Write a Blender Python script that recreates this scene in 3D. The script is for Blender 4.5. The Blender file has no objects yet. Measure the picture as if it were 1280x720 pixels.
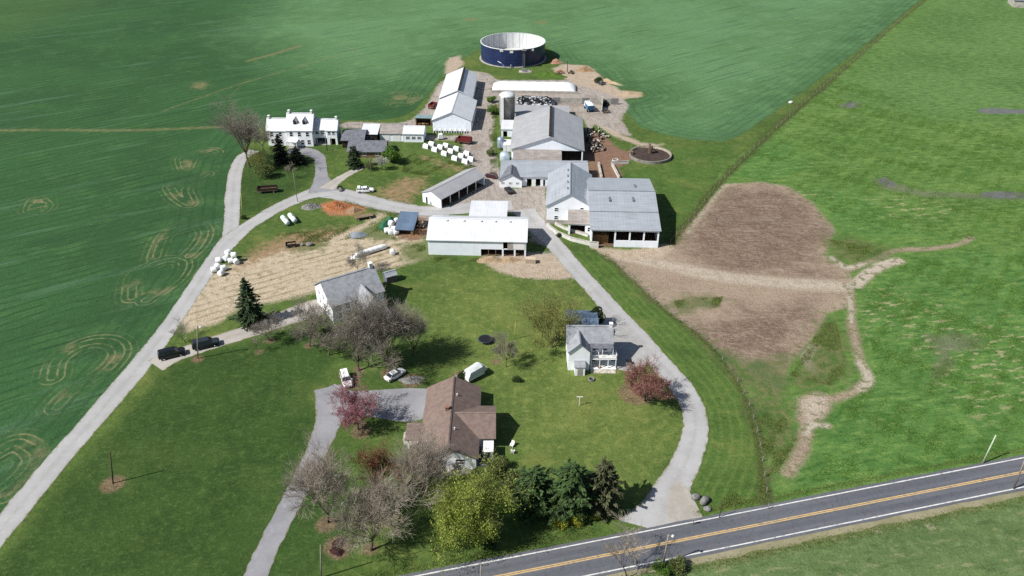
import bpy, bmesh, math, random
import numpy as np
from mathutils import Vector, Matrix
R = math.radians
sc = bpy.context.scene
COL = sc.collection
CAM_H, PITCH, FPX = 100.0, R(32), 1000.0   # camera height, downward tilt, focal length for a 1280 wide frame

def G(x, y, z=0.0):
    """Place on the level z that the surveyed photo point (x, y) shows."""
    dx = (x - 640) / FPX
    dy = math.cos(PITCH) - (y - 360) / FPX * math.sin(PITCH)
    dz = -math.sin(PITCH) - (y - 360) / FPX * math.cos(PITCH)
    t = (z - CAM_H) / dz
    return Vector((dx * t, dy * t, z))

def hexc(h):
    h = h.lstrip('#'); out = []
    for i in (0, 2, 4):
        v = int(h[i:i+2], 16) / 255
        out.append(v / 12.92 if v <= .04045 else ((v + .055) / 1.055) ** 2.4)
    return tuple(out) + (1.0,)

# ------------------------------------------------------------------ materials
class NT:
    def __init__(s, mat):
        s.nt = mat.node_tree; s.nt.nodes.clear()
    def n(s, typ, **kw):
        nd = s.nt.nodes.new(typ)
        for k, v in kw.items():
            if k.startswith('i_'):
                nd.inputs[k[2:].replace('_', ' ')].default_value = v
            else:
                setattr(nd, k, v)
        return nd
    def l(s, a, b): s.nt.links.new(a, b)
    def math(s, op, a, b=None, c=None, clamp=False):
        nd = s.n('ShaderNodeMath', operation=op, use_clamp=clamp)
        for i, v in enumerate((a, b, c)):
            if v is None: continue
            if isinstance(v, (int, float)): nd.inputs[i].default_value = v
            else: s.l(v, nd.inputs[i])
        return nd.outputs[0]
    def mix(s, f, a, b):
        nd = s.n('ShaderNodeMix', data_type='RGBA')
        for idx, v in ((0, f), (6, a), (7, b)):
            if isinstance(v, (int, float, tuple)): nd.inputs[idx].default_value = v
            else: s.l(v, nd.inputs[idx])
        return nd.outputs[2]
    def ss(s, v, lo, hi, a=0.0, b=1.0):
        nd = s.n('ShaderNodeMapRange', interpolation_type='SMOOTHSTEP')
        s.l(v, nd.inputs[0])
        for i, x in ((1, lo), (2, hi), (3, a), (4, b)): nd.inputs[i].default_value = x
        return nd.outputs[0]
    def noise(s, vec, scale, detail=3, rough=.55, dist=0.0):
        nd = s.n('ShaderNodeTexNoise'); s.l(vec, nd.inputs['Vector'])
        nd.inputs['Scale'].default_value = scale; nd.inputs['Detail'].default_value = detail
        nd.inputs['Roughness'].default_value = rough; nd.inputs['Distortion'].default_value = dist
        return nd.outputs[0]
    def mapping(s, vec, rot=0.0, scale=(1, 1, 1), loc=(0, 0, 0)):
        if rot:
            r = s.n('ShaderNodeMapping'); s.l(vec, r.inputs[0]); r.inputs['Rotation'].default_value = (0, 0, rot); vec = r.outputs[0]
        nd = s.n('ShaderNodeMapping'); s.l(vec, nd.inputs[0])
        nd.inputs['Scale'].default_value = scale; nd.inputs['Location'].default_value = loc
        return nd.outputs[0]
    def out(s, col, rough=.8, spec=.3, metal=0.0, bump=None, bstr=.3, bdist=.1):
        p = s.n('ShaderNodeBsdfPrincipled')
        for nm, v in (('Base Color', col), ('Roughness', rough), ('Metallic', metal), ('Specular IOR Level', spec)):
            if isinstance(v, (int, float, tuple)): p.inputs[nm].default_value = v
            else: s.l(v, p.inputs[nm])
        if bump is not None:
            b = s.n('ShaderNodeBump'); b.inputs['Strength'].default_value = bstr; b.inputs['Distance'].default_value = bdist
            s.l(bump, b.inputs['Height']); s.l(b.outputs[0], p.inputs['Normal'])
        o = s.n('ShaderNodeOutputMaterial'); s.l(p.outputs[0], o.inputs[0])
        return p
MATS = {}
def newmat(name):
    m = bpy.data.materials.new(name); m.use_nodes = True
    return m, NT(m)

def mat(name, c1, c2=None, scale=1.0, rough=.75, spec=.3, metal=0.0, ribs=None, rib=.9, streak=None, dirt=None, dirt_amt=.5, bump=.25, rand=0.0, courses=None):
    """c1/c2 mottled by noise; ribs 'X'/'Y' sheet-metal seams; streak 'X'/'Y' weather streaks down the slope; courses = board/shingle height"""
    if name in MATS: return MATS[name]
    m, t = newmat(name); MATS[name] = m
    tc = t.n('ShaderNodeTexCoord').outputs['Object']
    c1 = hexc(c1) if isinstance(c1, str) else c1
    c2 = hexc(c2) if isinstance(c2, str) else (c2 or tuple(x * .82 for x in c1[:3]) + (1,))
    nz = t.noise(tc, scale, 4, .6)
    col = t.mix(t.ss(nz, .35, .65), c1, c2)
    hgt = t.noise(tc, scale * 6, 3)
    if streak:
        sv = t.mapping(tc, 0, (.15, 1.6, .15) if streak == 'X' else (1.6, .15, .15))
        s1 = t.noise(sv, 1.0, 4, .65)
        dc = hexc(dirt) if dirt else tuple(x * .7 for x in c1[:3]) + (1,)
        col = t.mix(t.math('MULTIPLY', t.ss(s1, .45, .75), dirt_amt), col, dc)
    elif dirt:
        s1 = t.noise(tc, scale * .6 + .13, 5, .65)
        col = t.mix(t.math('MULTIPLY', t.ss(s1, .5, .7), dirt_amt), col, hexc(dirt))
    if ribs:
        sep = t.n('ShaderNodeSeparateXYZ'); t.l(tc, sep.inputs[0])
        w = t.math('PINGPONG', sep.outputs[ribs], rib / 2)
        edge = t.ss(w, 0.0, .09, 1.0, 0.0)
        col = t.mix(t.math('MULTIPLY', edge, .22), col, tuple(x * .45 for x in c1[:3]) + (1,))
        # sheets laid one by one differ a little in tone
        fl = t.math('FLOOR', t.math('DIVIDE', sep.outputs[ribs], rib * 2))
        wn = t.n('ShaderNodeTexWhiteNoise', noise_dimensions='1D'); t.l(fl, wn.inputs['W'])
        col = t.mix(t.math('MULTIPLY', wn.outputs[0], .12), col, tuple(x * .6 for x in c1[:3]) + (1,))
        hgt = t.math('ADD', t.math('MULTIPLY', edge, .8), t.math('MULTIPLY', hgt, .2))
    if courses:
        sep = t.n('ShaderNodeSeparateXYZ'); t.l(tc, sep.inputs[0])
        w = t.math('FRACT', t.math('DIVIDE', sep.outputs['Z'], courses))
        col = t.mix(t.ss(w, .75, 1.0, 0, .25), col, tuple(x * .4 for x in c1[:3]) + (1,))
        hgt = t.math('ADD', w, t.math('MULTIPLY', hgt, .3))
    if rand:
        oi = t.n('ShaderNodeObjectInfo')
        col = t.mix(t.math('MULTIPLY', oi.outputs['Random'], rand), col, tuple(x * .5 for x in c1[:3]) + (1,))
    t.out(col, rough, spec, metal, hgt, bump, .05)
    return m

def glassmat():
    return mat('window_glass', '#20262c', '#2c343c', .6, rough=.12, spec=.6, bump=.0)

def leafmat(name, cols, rough=.6, trans=.25, spec=.2):
    if name in MATS: return MATS[name]
    m, t = newmat(name); MATS[name] = m
    geo = t.n('ShaderNodeNewGeometry'); tc = t.n('ShaderNodeTexCoord').outputs['Object']
    rnd = geo.outputs['Random Per Island']
    col = t.mix(rnd, hexc(cols[0]), hexc(cols[1]))
    nz = t.noise(tc, .9, 2)
    col = t.mix(t.ss(nz, .4, .65, 0, .8), col, hexc(cols[2]))
    p = t.out(col, rough, spec)
    if trans:
        o = [n for n in t.nt.nodes if n.type == 'OUTPUT_MATERIAL'][0]
        tr = t.n('ShaderNodeBsdfTranslucent'); t.l(col, tr.inputs[0])
        mx = t.n('ShaderNodeMixShader'); mx.inputs[0].default_value = trans
        t.l(p.outputs[0], mx.inputs[1]); t.l(tr.outputs[0], mx.inputs[2]); t.l(mx.outputs[0], o.inputs[0])
    return m

# ------------------------------------------------------------------ mesh collecting
class MB:
    def __init__(s): s.v = []; s.f = []
    def add(s, vs, fs):
        k = len(s.v); s.v += [tuple(v) for v in vs]; s.f += [tuple(i + k for i in f) for f in fs]; return s
    def box(s, x0, y0, z0, x1, y1, z1):
        vs = [(x0,y0,z0),(x1,y0,z0),(x1,y1,z0),(x0,y1,z0),(x0,y0,z1),(x1,y0,z1),(x1,y1,z1),(x0,y1,z1)]
        return s.add(vs, [(3,2,1,0),(4,5,6,7),(0,1,5,4),(1,2,6,5),(2,3,7,6),(3,0,4,7)])
    def cbox(s, c, sz, rz=0.0, ry=0.0):
        M = Matrix.Translation(c) @ Matrix.Rotation(rz, 4, 'Z') @ Matrix.Rotation(ry, 4, 'Y')
        hx, hy, hz = sz[0]/2, sz[1]/2, sz[2]/2
        vs = [M @ Vector((a*hx, b*hy, d*hz)) for d in (-1,1) for a, b in ((-1,-1),(1,-1),(1,1),(-1,1))]
        return s.add(vs, [(3,2,1,0),(4,5,6,7),(0,1,5,4),(1,2,6,5),(2,3,7,6),(3,0,4,7)])
    def prism(s, base, off):
        """closed polygon swept by the vector off"""
        n = len(base); vs = [Vector(b) for b in base] + [Vector(b) + Vector(off) for b in base]
        fs = [tuple(range(n))[::-1], tuple(range(n, 2*n))] + [(i, (i+1) % n, n + (i+1) % n, n + i) for i in range(n)]
        return s.add(vs, fs)
    def loft(s, rings, cap=True):
        n = len(rings[0]); vs = [p for r in rings for p in r]; fs = []
        for k in range(len(rings) - 1):
            for i in range(n):
                fs.append((k*n + i, k*n + (i+1) % n, (k+1)*n + (i+1) % n, (k+1)*n + i))
        if cap: fs += [tuple(range(n))[::-1], tuple((len(rings)-1)*n + i for i in range(n))]
        return s.add(vs, fs)
    def tube(s, pts, rad, n=6, cap=True):
        pts = [Vector(p) for p in pts]
        if isinstance(rad, (int, float)): rad = [rad] * len(pts)
        rings = []
        for i, p in enumerate(pts):
            d = (pts[min(i+1, len(pts)-1)] - pts[max(i-1, 0)]).normalized()
            a = d.orthogonal().normalized() if abs(d.z) > .9 else d.cross(Vector((0,0,1))).normalized()
            b = d.cross(a).normalized()
            rings.append([p + (a*math.cos(2*math.pi*k/n) + b*math.sin(2*math.pi*k/n))*rad[i] for k in range(n)])
        return s.loft(rings, cap)
    def lathe(s, prof, n=24, c=(0,0,0), closed=False):
        """(r, z) profile round the vertical through c"""
        rings = []
        for k in range(n):
            a = 2*math.pi*k/n
            rings.append([(c[0]+r*math.cos(a), c[1]+r*math.sin(a), c[2]+z) for r, z in prof])
        m = len(prof); vs = [p for r in rings for p in r]; fs = []
        for k in range(n):
            for i in range(m if closed else m - 1):
                j = (i+1) % m
                fs.append((k*m+i, ((k+1) % n)*m+i, ((k+1) % n)*m+j, k*m+j))
        return s.add(vs, fs)
    def mesh(s, name, m, smooth=False, bevel=0.0):
        me = bpy.data.meshes.new(name)
        me.from_pydata(s.v, [], s.f)
        bm = bmesh.new(); bm.from_mesh(me)
        bmesh.ops.remove_doubles(bm, verts=bm.verts, dist=1e-5)
        bmesh.ops.recalc_face_normals(bm, faces=bm.faces)
        if bevel: bmesh.ops.bevel(bm, geom=[e for e in bm.edges], offset=bevel, segments=1, affect='EDGES')
        bm.to_mesh(me); bm.free()
        if m is not None: me.materials.append(m)
        if smooth:
            for p in me.polygons: p.use_smooth = True
        return me
    def build(s, name, m, parent=None, smooth=False, bevel=0.0):
        o = bpy.data.objects.new(name, s.mesh(name, m, smooth, bevel)); COL.objects.link(o)
        if parent: o.parent = parent
        return o

def tag(o, label=None, cat=None, group=None, kind=None):
    for k, v in (('label', label), ('category', cat), ('group', group), ('kind', kind)):
        if v: o[k] = v
    return o
def thing(name, label, cat, loc=(0,0,0), rz=0.0, group=None):
    o = bpy.data.objects.new(name, None); COL.objects.link(o)
    o.location = loc; o.rotation_euler = (0, 0, rz); o.empty_display_size = .3
    return tag(o, label, cat, group)
def copy_tree(o, parent=None):
    c = o.copy(); COL.objects.link(c)
    if parent: c.parent = parent
    for ch in list(o.children): copy_tree(ch, c)
    return c
def again(o, loc, rz=0.0, label=None, s=1.0):
    c = copy_tree(o); c.location = loc; c.rotation_euler = (0, 0, rz)
    c.scale = (s, s, s) if isinstance(s, (int, float)) else s
    if label: c['label'] = label
    return c
# ------------------------------------------------------------------ ground: one sheet to the horizon
def axis_steps(lo, hi, fine, far):
    """fine steps between lo and hi, growing outwards until +-far"""
    xs = list(np.arange(lo, hi + fine*.5, fine)); st = fine; x = xs[-1]
    while x < far[1]: st *= 1.12; x += st; xs.append(x)
    st = fine; x = xs[0]; pre = []
    while x > far[0]: st *= 1.12; x -= st; pre.append(x)
    return np.array(pre[::-1] + xs)
GX = axis_steps(-118, 112, .55, (-6000, 6000))
GY0 = np.concatenate([np.arange(68, 200, .5), np.arange(200, 300, .75), np.arange(300, 440, 1.3)])
ys = list(GY0); st = 1.3
while ys[-1] < 9000: st *= 1.15; ys.append(ys[-1] + st)
pre = []; st = .5; y = 68
while y > -900: st *= 1.25; y -= st; pre.append(y)
GY = np.array(pre[::-1] + ys)
nx, ny = len(GX), len(GY)
PX, PY = np.meshgrid(GX, GY); PX = PX.ravel(); PY = PY.ravel()

def w2(pts): return np.array([tuple(G(x, y))[:2] for x, y in pts])
def crom(p, n=6, closed=False):
    p = np.asarray(p, float); N = len(p); out = []
    rng_ = range(N if closed else N - 1)
    for i in rng_:
        g = (lambda k: p[k % N]) if closed else (lambda k: p[min(max(k, 0), N-1)])
        a, b, c, d = g(i-1), g(i), g(i+1), g(i+2)
        for t in np.arange(n) / n:
            out.append(.5*((2*b) + (c-a)*t + (2*a-5*b+4*c-d)*t*t + (3*b-a-3*c+d)*t**3))
    if not closed: out.append(p[-1])
    return np.array(out)
BIG = 30.0
def sdf_seg(pts, closed, X, Y):
    d2 = np.full(X.shape, 1e12); inside = np.zeros(X.shape, bool)
    n = len(pts)
    for i in range(n if closed else n - 1):
        ax, ay = pts[i]; bx, by = pts[(i+1) % n]
        ex, ey = bx-ax, by-ay; L = ex*ex+ey*ey + 1e-12
        t = np.clip(((X-ax)*ex + (Y-ay)*ey)/L, 0, 1)
        d2 = np.minimum(d2, (X-ax-ex*t)**2 + (Y-ay-ey*t)**2)
        if closed and ay != by:
            c = (ay > Y) != (by > Y)
            inside ^= c & (X < ex*(Y-ay)/(by-ay) + ax)
    d = np.sqrt(d2)
    return np.where(inside, d, -d) if closed else d
def field(polys=(), strips=(), discs=()):
    """signed distance in metres, positive inside any of the shapes (polygons, (line, half width), (px, py, radius))"""
    out = np.full(PX.shape, -BIG)
    def put(w, closed, hw):
        m = 25 + (hw or 0)
        s = (PX > w[:,0].min()-m) & (PX < w[:,0].max()+m) & (PY > w[:,1].min()-m) & (PY < w[:,1].max()+m)
        d = sdf_seg(w, closed, PX[s], PY[s])
        if not closed: d = hw - d
        out[s] = np.maximum(out[s], d)
    for p in polys: put(w2(p), True, 0)
    for p, hw in strips: put(crom(w2(p), 5), False, hw)
    for x, y, r in discs:
        c = G(x, y); out[:] = np.maximum(out, r - np.hypot(PX-c.x, PY-c.y))
    return np.clip(out, -BIG, BIG).astype(np.float32)

A = {}
A['wheat'] = field([[(-900,-150),(-1300,700),(-150,760),(-30,678),(0,652),(55,590),(115,520),(165,458),(200,408),(236,360),(264,318),(280,290),(283,255),(285,225),(292,200),(308,180),(325,160),(345,152),(420,150),(470,150),(500,147),(520,137),(538,115),(551,96),(565,82),(585,70),(598,62),(640,46),(684,58),(702,84),(735,82),(747,90),(757,102),(770,111),(800,113),(808,119),(800,123),(780,126),(783,140),(800,158),(830,168),(860,174),(903,177),(925,170),(1000,117),(1050,80),(1100,41),(1150,0),(1330,-150)]])
A['wheat_pale'] = field([[(-900,-150),(-900,120),(-60,60),(60,30),(140,-10),(200,-60),(260,-150)]])
A['mown'] = field([[(686,296),(720,312),(757,322),(832,388),(882,428),(924,488),(944,548),(952,590),(952,640),(884,650),(862,610),(872,560),(872,510),(850,478),(800,420),(745,360)], [(776,226),(792,214),(842,206),(845,184),(900,181),(922,178),(903,218),(868,262),(838,300),(828,250),(820,226)]])
A['lane_d'] = np.clip(-field((), [([(655,262),(672,284),(690,302),(720,337),(745,364),(770,393),(800,425),(826,455),(850,482),(866,510),(869,540),(858,576),(843,605)],0.0)]), 0, BIG)
A['wheat_far_sheen'] = field([[(560,-150),(300,40),(420,110),(520,100),(600,60),(700,70),(810,118),(790,150),(830,166),(903,176),(1000,117),(1100,41),(1330,-150)]])  # far wheat zone for crop tone plus painted sheen and haze
A['lawn_dark'] = field([[(-60,745),(5,700),(60,630),(120,560),(180,490),(215,458),(300,428),(350,412),(390,420),(420,450),(395,490),(400,540),(370,600),(320,700),(300,760),(-60,800)], [(295,200),(292,275),(330,262),(385,232),(400,215),(380,200),(330,190)], [(340,600),(420,560),(440,700),(340,740),(310,720)]])
A['lawn_light'] = field([[(560,340),(700,350),(800,440),(850,520),(845,570),(800,625),(640,560),(630,480),(560,470),(540,400)]])
A['pasture'] = field([[(757,318),(820,320),(905,210),(985,145),(1060,80),(1160,0),(1340,-150),(3200,-150),(3200,520),(1280,571),(1000,628),(958,640),(955,600),(946,545),(925,485),(882,425),(832,386),(790,350)]])
RD_U = w2([(420,738),(500,722),(640,694.5),(780,672.5),(880,653),(1000,626),(1140,599),(1280,572)]); RD_L = w2([(640,737),(780,711),(880,691),(1000,668),(1140,637),(1280,606)])
_rs = (np.polyfit(RD_U[:, 0], RD_U[:, 1], 1) + np.polyfit(RD_L[:, 0], RD_L[:, 1], 1))/2
A['south'] = np.clip((_rs[0]*PX + _rs[1] - PY)/math.hypot(_rs[0], 1) - 4.6, -BIG, BIG).astype(np.float32)
A['pasture_pale'] = field([[(1060,85),(1160,0),(1340,-150),(3200,-150),(3200,135),(1280,146),(1180,150),(1100,140),(1030,118)]])
A['lush'] = field([[(1095,345),(1150,322),(1210,316),(1290,318),(1500,330),(1500,520),(1280,566),(1160,592),(1010,605),(1000,598),(1032,540),(1047,503),(1088,482),(1090,440),(1072,385),(1080,360)], [(925,218),(935,190),(950,172),(985,175),(1010,200),(985,222),(950,224)], [(1010,232),(1060,240),(1110,262),(1150,290),(1190,292),(1100,298),(1050,288),(1030,262)]])
A['mud'] = field([[(757,318),(800,316),(840,302),(866,272),(905,230),(950,227),(985,233),(1018,255),(1042,285),(1036,312),(1034,324),(1062,336),(1066,352),(1062,385),(1034,392),(1018,422),(990,450),(972,492),(930,460),(880,424),(830,385),(790,348)], [(998,497),(1022,489),(1042,496),(1036,514),(1014,536),(994,526)]],
    [([(1050,342),(1090,326),(1120,313),(1160,311),(1196,306),(1214,297)], .9), ([(1058,345),(1064,380),(1065,405),(1071,435),(1077,456),(1085,474),(1068,490),(1036,500)], 1.05), ([(1008,528),(1003,560),(984,590)], 1.3)])
A['mud_dark'] = field([[(862,282),(900,238),(950,234),(990,240),(1028,270),(1040,300),(1010,330),(1040,345),(985,345),(930,340),(850,318)], [(850,420),(930,385),(1010,380),(1005,420),(970,450),(900,440)]])
A['pale_track'] = field([[(1000,500),(1018,493),(1036,498),(1030,514),(1010,530)]], [([(745,312),(800,325),(850,335),(900,346),(960,352),(1050,358)],2.4), ([(905,232),(940,226),(985,232),(1020,252),(1040,272),(1048,290)],.6), ([(860,290),(905,232)],.5), ([(1068,440),(1060,470),(1048,485)],.5)])
A['pale_bank'] = field((), [([(1122,326),(1102,332),(1084,343),(1070,356)],1.7), ([(1040,322),(1058,334),(1078,330)],1.0), ([(1062,372),(1064,402)],.6), ([(1076,454),(1086,473),(1078,486)],1.1), ([(1006,541),(1018,531),(1034,532)],.8), ([(1020,432),(1008,446),(1016,462)],1.2)])
A['green_patch'] = field([[(880,432),(930,452),(990,445),(978,500),(945,505)],[(838,380),(855,368),(885,368),(908,374),(895,384),(860,390),(843,388)], [(1028,300),(1060,296),(1118,312),(1075,330),(1045,326)], [(1015,430),(1028,405),(1045,398),(1060,430),(1062,462),(1045,480),(1005,488),(985,480)], [(960,600),(985,575),(995,540),(985,505),(960,490),(940,500),(950,550)]])
A['gravel'] = field([
    [(520,257),(560,258),(605,228),(616,205),(640,236),(682,230),(684,282),(700,308),(735,346),(715,348),(690,312),(664,300),(664,272),(590,255),(545,272),(532,290),(505,272),(480,263),(430,255),(420,243),(470,246)],
    [(600,95),(616,100),(720,100),(745,110),(772,117),(787,132),(776,150),(790,170),(760,166),(744,155),(735,168),(730,150),(715,140),(640,142),(636,120),(612,122)],
    [(600,320),(660,316),(700,316),(735,346),(700,349),(655,347),(625,338)]],
    [([(612,236),(600,200),(597,165),(604,135),(611,110),(600,96),(585,93)],5.0), ([(588,92),(562,102),(547,125),(530,147),(500,157),(438,156)],3.0), ([(470,168),(540,172),(590,172)],2.2)])
A['sand'] = field([[(690,86),(705,80),(735,82),(745,90),(760,103),(775,113),(803,115),(803,121),(775,124),(745,112),(722,106),(705,98)], [(740,152),(765,170),(790,178),(815,188),(830,180),(800,178),(770,165)], [(560,72),(575,70),(580,80),(565,92),(555,92)], [(600,322),(660,318),(690,318),(735,346),(700,349),(650,347),(620,338)], [(744,310),(790,312),(836,305),(842,312),(830,322),(790,322),(762,322)]])
A['redearth'] = field([[(733,162),(752,168),(775,186),(790,192),(788,204),(772,209),(778,224),(745,226),(734,220),(733,200),(700,196),(700,190),(730,190)], [(486,280),(520,268),(534,276),(532,296),(515,302),(500,296)]])
A['straw'] = field([[(222,400),(236,372),(262,345),(300,326),(345,312),(372,300),(405,295),(440,287),(480,284),(530,300),(535,322),(520,328),(490,335),(440,345),(400,362),(350,376),(300,386),(268,405),(235,414)]], [([(478,268),(455,283),(430,292),(400,302)],1.6)])
A['furrow'] = field([[(228,392),(262,348),(330,330),(400,312),(470,300),(530,310),(530,328),(440,345),(350,376),(268,405)]])
A['straw_grass'] = field([[(345,306),(372,300),(400,300),(415,304),(400,312),(365,314)], [(455,285),(480,280),(495,300),(470,300),(445,296)], [(500,305),(535,300),(538,325),(505,328)]])
A['orange'] = field([[(400,256),(420,250),(445,252),(458,262),(440,270),(412,270)]])
A['dry'] = field([[(298,338),(318,312),(350,294),(400,288),(440,284),(402,302),(345,318)],[(468,244),(480,236),(505,222),(530,222),(528,235),(510,252),(490,250)], [(530,196),(560,205),(600,214),(610,222),(585,215),(550,208)]])
A['mulch'] = field((), (), [(408,655,1.7),(463,686,1.2),(421,683,2.0),(424,690,1.5),(141,605,2.0),(452,540,1.8),(795,492,3.4),(247,449,1.2),(338,426,1.0),(386,432,1.0),(324,440,.8),(449,462,1.0),(486,466,1.6),(620,452,1.0),(515,476,2.2),(575,470,1.6)])
A['verge'] = field((), [([(836,304),(872,262),(905,222),(985,147),(1060,82),(1150,3),(1330,-150)],1.3), ([(757,318),(830,385),(882,425),(926,485),(947,545),(956,600),(960,640)],1.0)])
A['straw_line'] = field((), [([(-60,164),(0,163),(60,162.5),(150,163),(220,161),(290,158)],1.0), ([(310,76),(340,68),(375,57)],1.2), ([(200,140),(262,118),(310,102),(385,80),(450,60)],.3), ([(960,640),(1130,606),(1280,576),(1500,530)],1.0), ([(880,700),(1000,674),(1130,645),(1280,612),(1500,566)],1.4)], [(588,24,4),(675,28,3.5),(500,122,3),(250,108,2.5)])
A['stony'] = field([[(1160,420),(1190,416),(1230,424),(1226,436),(1192,440),(1186,465),(1172,475),(1166,468),(1175,445)], [(1090,222),(1120,228),(1150,238),(1290,244),(1290,250),(1150,246),(1100,236)], [(1045,130),(1075,128),(1075,134),(1050,136)]])
A['spots'] = field([[(1070,385),(1110,362),(1170,375),(1220,410),(1280,400),(1330,420),(1330,470),(1240,480),(1180,470),(1130,420),(1085,410)], [(1090,250),(1130,242),(1190,255),(1200,266),(1120,275)], [(1180,480),(1290,460),(1290,520),(1220,520)], [(985,235),(1060,250),(1000,246)]])
def tyre():
    L = [[(-30,580),(0,562),(20,553),(38,560),(45,572),(35,590),(20,605),(5,617)], [(65,472),(70,452),(90,436),(115,427),(140,428),(150,440),(138,458),(115,475),(90,490),(72,508)],
         [(165,372),(168,347),(185,334),(210,325),(228,328),(224,343),(205,360),(182,375)], [(195,322),(205,297),(225,283),(247,280),(256,290),(250,305),(236,320)],
         [(213,234),(222,246),(238,255),(231,238),(245,224),(258,218)], [(228,198),(232,210),(240,196),(262,188),(270,190)], [(40,262),(45,250),(55,258),(50,264)], [(485,122),(500,116),(520,118),(512,130),(490,130)], [(240,110),(250,104),(256,110)]]
    out = np.full(PX.shape, BIG)
    for p in L:
        w = crom(w2(p), 6); s = (PX > w[:,0].min()-10) & (PX < w[:,0].max()+10) & (PY > w[:,1].min()-10) & (PY < w[:,1].max()+10)
        out[s] = np.minimum(out[s], sdf_seg(w, False, PX[s], PY[s]))
    return out.astype(np.float32)
A['tyre'] = tyre()

def ground_material():
    m, t = newmat('ground_cover')
    P = t.n('ShaderNodeNewGeometry').outputs['Position']
    def at(n):
        nd = t.n('ShaderNodeAttribute', attribute_name=n); return nd.outputs['Fac']
    nA = t.noise(P, .018, 3, .6); nB = t.noise(P, .11, 4, .62); nC = t.noise(P, .55, 4, .65); nD = t.noise(P, 2.6, 4, .7); nE = t.noise(P, 9.0, 2, .7)
    edge = t.math('ADD', t.math('MULTIPLY', t.math('SUBTRACT', nB, .5), 5.0), t.math('MULTIPLY', t.math('SUBTRACT', nC, .5), 5.0))
    edge = t.math('ADD', edge, t.math('MULTIPLY', t.math('SUBTRACT', nD, .5), 2.2))
    fine = t.math('ADD', t.math('MULTIPLY', t.math('SUBTRACT', nC, .5), 1.6), t.math('MULTIPLY', t.math('SUBTRACT', nD, .5), 1.2))
    def mask(n, amp=1.0, soft=.4, use=None):
        return t.ss(t.math('ADD', at(n), t.math('MULTIPLY', use or edge, amp)), -soft, soft)
    def h(c):
        r, g, b = hexc(c)[:3]
        if g > r*1.12: b *= .82 if b < r*.9 else .93
        L = (r + g + b)/3; k = (.18 if b > r*.85 else .15) if g > r*1.12 else .02
        return tuple((x*(1-k) + L*k)*.66 for x in (r, g, b)) + (1.0,)
    def mot(a, b, c=None, k=None, n1=None, n2=None):
        col = t.mix(t.ss(n1 or nB, .38, .62), h(a), h(b))
        if c: col = t.mix(t.ss(n2 or nC, .45, .72, 0, .8), col, h(c))
        return col
    # mown grass everywhere first
    col = mot('#5c7833', '#4f6c2b', '#768a41')
    col = t.mix(mask('lawn_light', 2, 8), col, mot('#73873e', '#637b34', '#8f9a4c'))
    col = t.mix(mask('lawn_dark', 1, 2.5), col, mot('#406027', '#365521', '#4f6e2e'))
    ld = at('lane_d'); stripe = t.math('SINE', t.math('ADD', t.math('MULTIPLY', ld, 3.6), t.math('MULTIPLY', nB, 7.0)))
    near = mask('mown', .3, .6)
    col = t.mix(t.math('MULTIPLY', near, .75), col, mot('#55792f', '#4b6f2b', '#668637'))
    col = t.mix(t.math('MULTIPLY', near, t.ss(stripe, .0, .9, 0, .22)), col, h('#87984e'))
    gl = t.noise(t.mapping(P, R(-8), (.7, 1.25, 1)), 1.25, 5, .8)
    col = t.mix(t.ss(gl, .52, .68, 0, .36), col, h('#86964f')); col = t.mix(t.ss(gl, .48, .33, 0, .45), col, h('#2c451c'))
    bl = t.noise(t.mapping(P, R(20), (.8, 1.2, 1)), .07, 5, .65, .5)
    dk = t.math('SUBTRACT', 1.0, t.math('MULTIPLY', mask('lawn_dark', 1, 2.5), .8))
    col = t.mix(t.math('MULTIPLY', dk, t.ss(bl, .53, .68, 0, .5)), col, mot('#8b8f4c', '#7d8544')); col = t.mix(t.ss(bl, .46, .34, 0, .5), col, h('#3f5c25'))
    # pasture
    pas = mot('#618a3a', '#547f33', '#789449')
    pl_ = t.noise(t.mapping(P, R(-6), (.4, 1, 1)), .045, 5, .68, .4)
    pas = t.mix(t.ss(pl_, .42, .62, 0, .6), pas, mot('#769a4c', '#699144', '#84a659'))
    pas = t.mix(mask('pasture_pale', 4, 14), pas, mot('#648d4a', '#557f3c', '#7b9a58', n1=nA))
    lush = mot('#5f8d40', '#528139', '#759a4b')
    pas = t.mix(mask('lush', 1.2, 1.6), pas, lush)
    pg = t.noise(t.mapping(P, R(-8), (.45, 1.3, 1)), .55, 5, .72)
    pas = t.mix(t.ss(pg, .52, .66, 0, .6), pas, h('#8dab58')); pas = t.mix(t.ss(pg, .48, .35, 0, .62), pas, h('#2f5a26'))
    sp = t.mapping(P, R(-12), (.35, 1.0, 1.0))
    spn = t.noise(sp, .75, 3, .6)
    pas = t.mix(t.math('MULTIPLY', mask('spots', 1.5, 5), t.ss(spn, .55, .62, 0, .8)), pas, h('#b3ad82'))
    pas = t.mix(t.math('MULTIPLY', t.ss(spn, .68, .74), .6), pas, h('#8c9a5c'))
    pas = t.mix(t.math('MULTIPLY', mask('stony', .8, 1.4), .75), pas, mot('#7d7f68', '#6d7658'))
    col = t.mix(mask('pasture', .35, .4), col, pas)
    sth = mot('#6c8650', '#5f7a48', '#7f9562', n1=nB, n2=nC)
    sth = t.mix(t.ss(pg, .55, .68, 0, .55), sth, h('#a8a57c')); sth = t.mix(t.ss(pg, .46, .34, 0, .55), sth, h('#3f5c30'))
    sth = t.mix(t.math('MULTIPLY', t.ss(t.noise(P, .22, 5, .7), .6, .68), .6), sth, h('#b0a88a'))
    col = t.mix(mask('south', .2, .4), col, sth)
    # cereal crop with drill rows and lodged streaks
    rw = t.mapping(P, R(-36), (.035, .75, 1)); rows = t.noise(rw, 1.0, 4, .62, .35)
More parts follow.
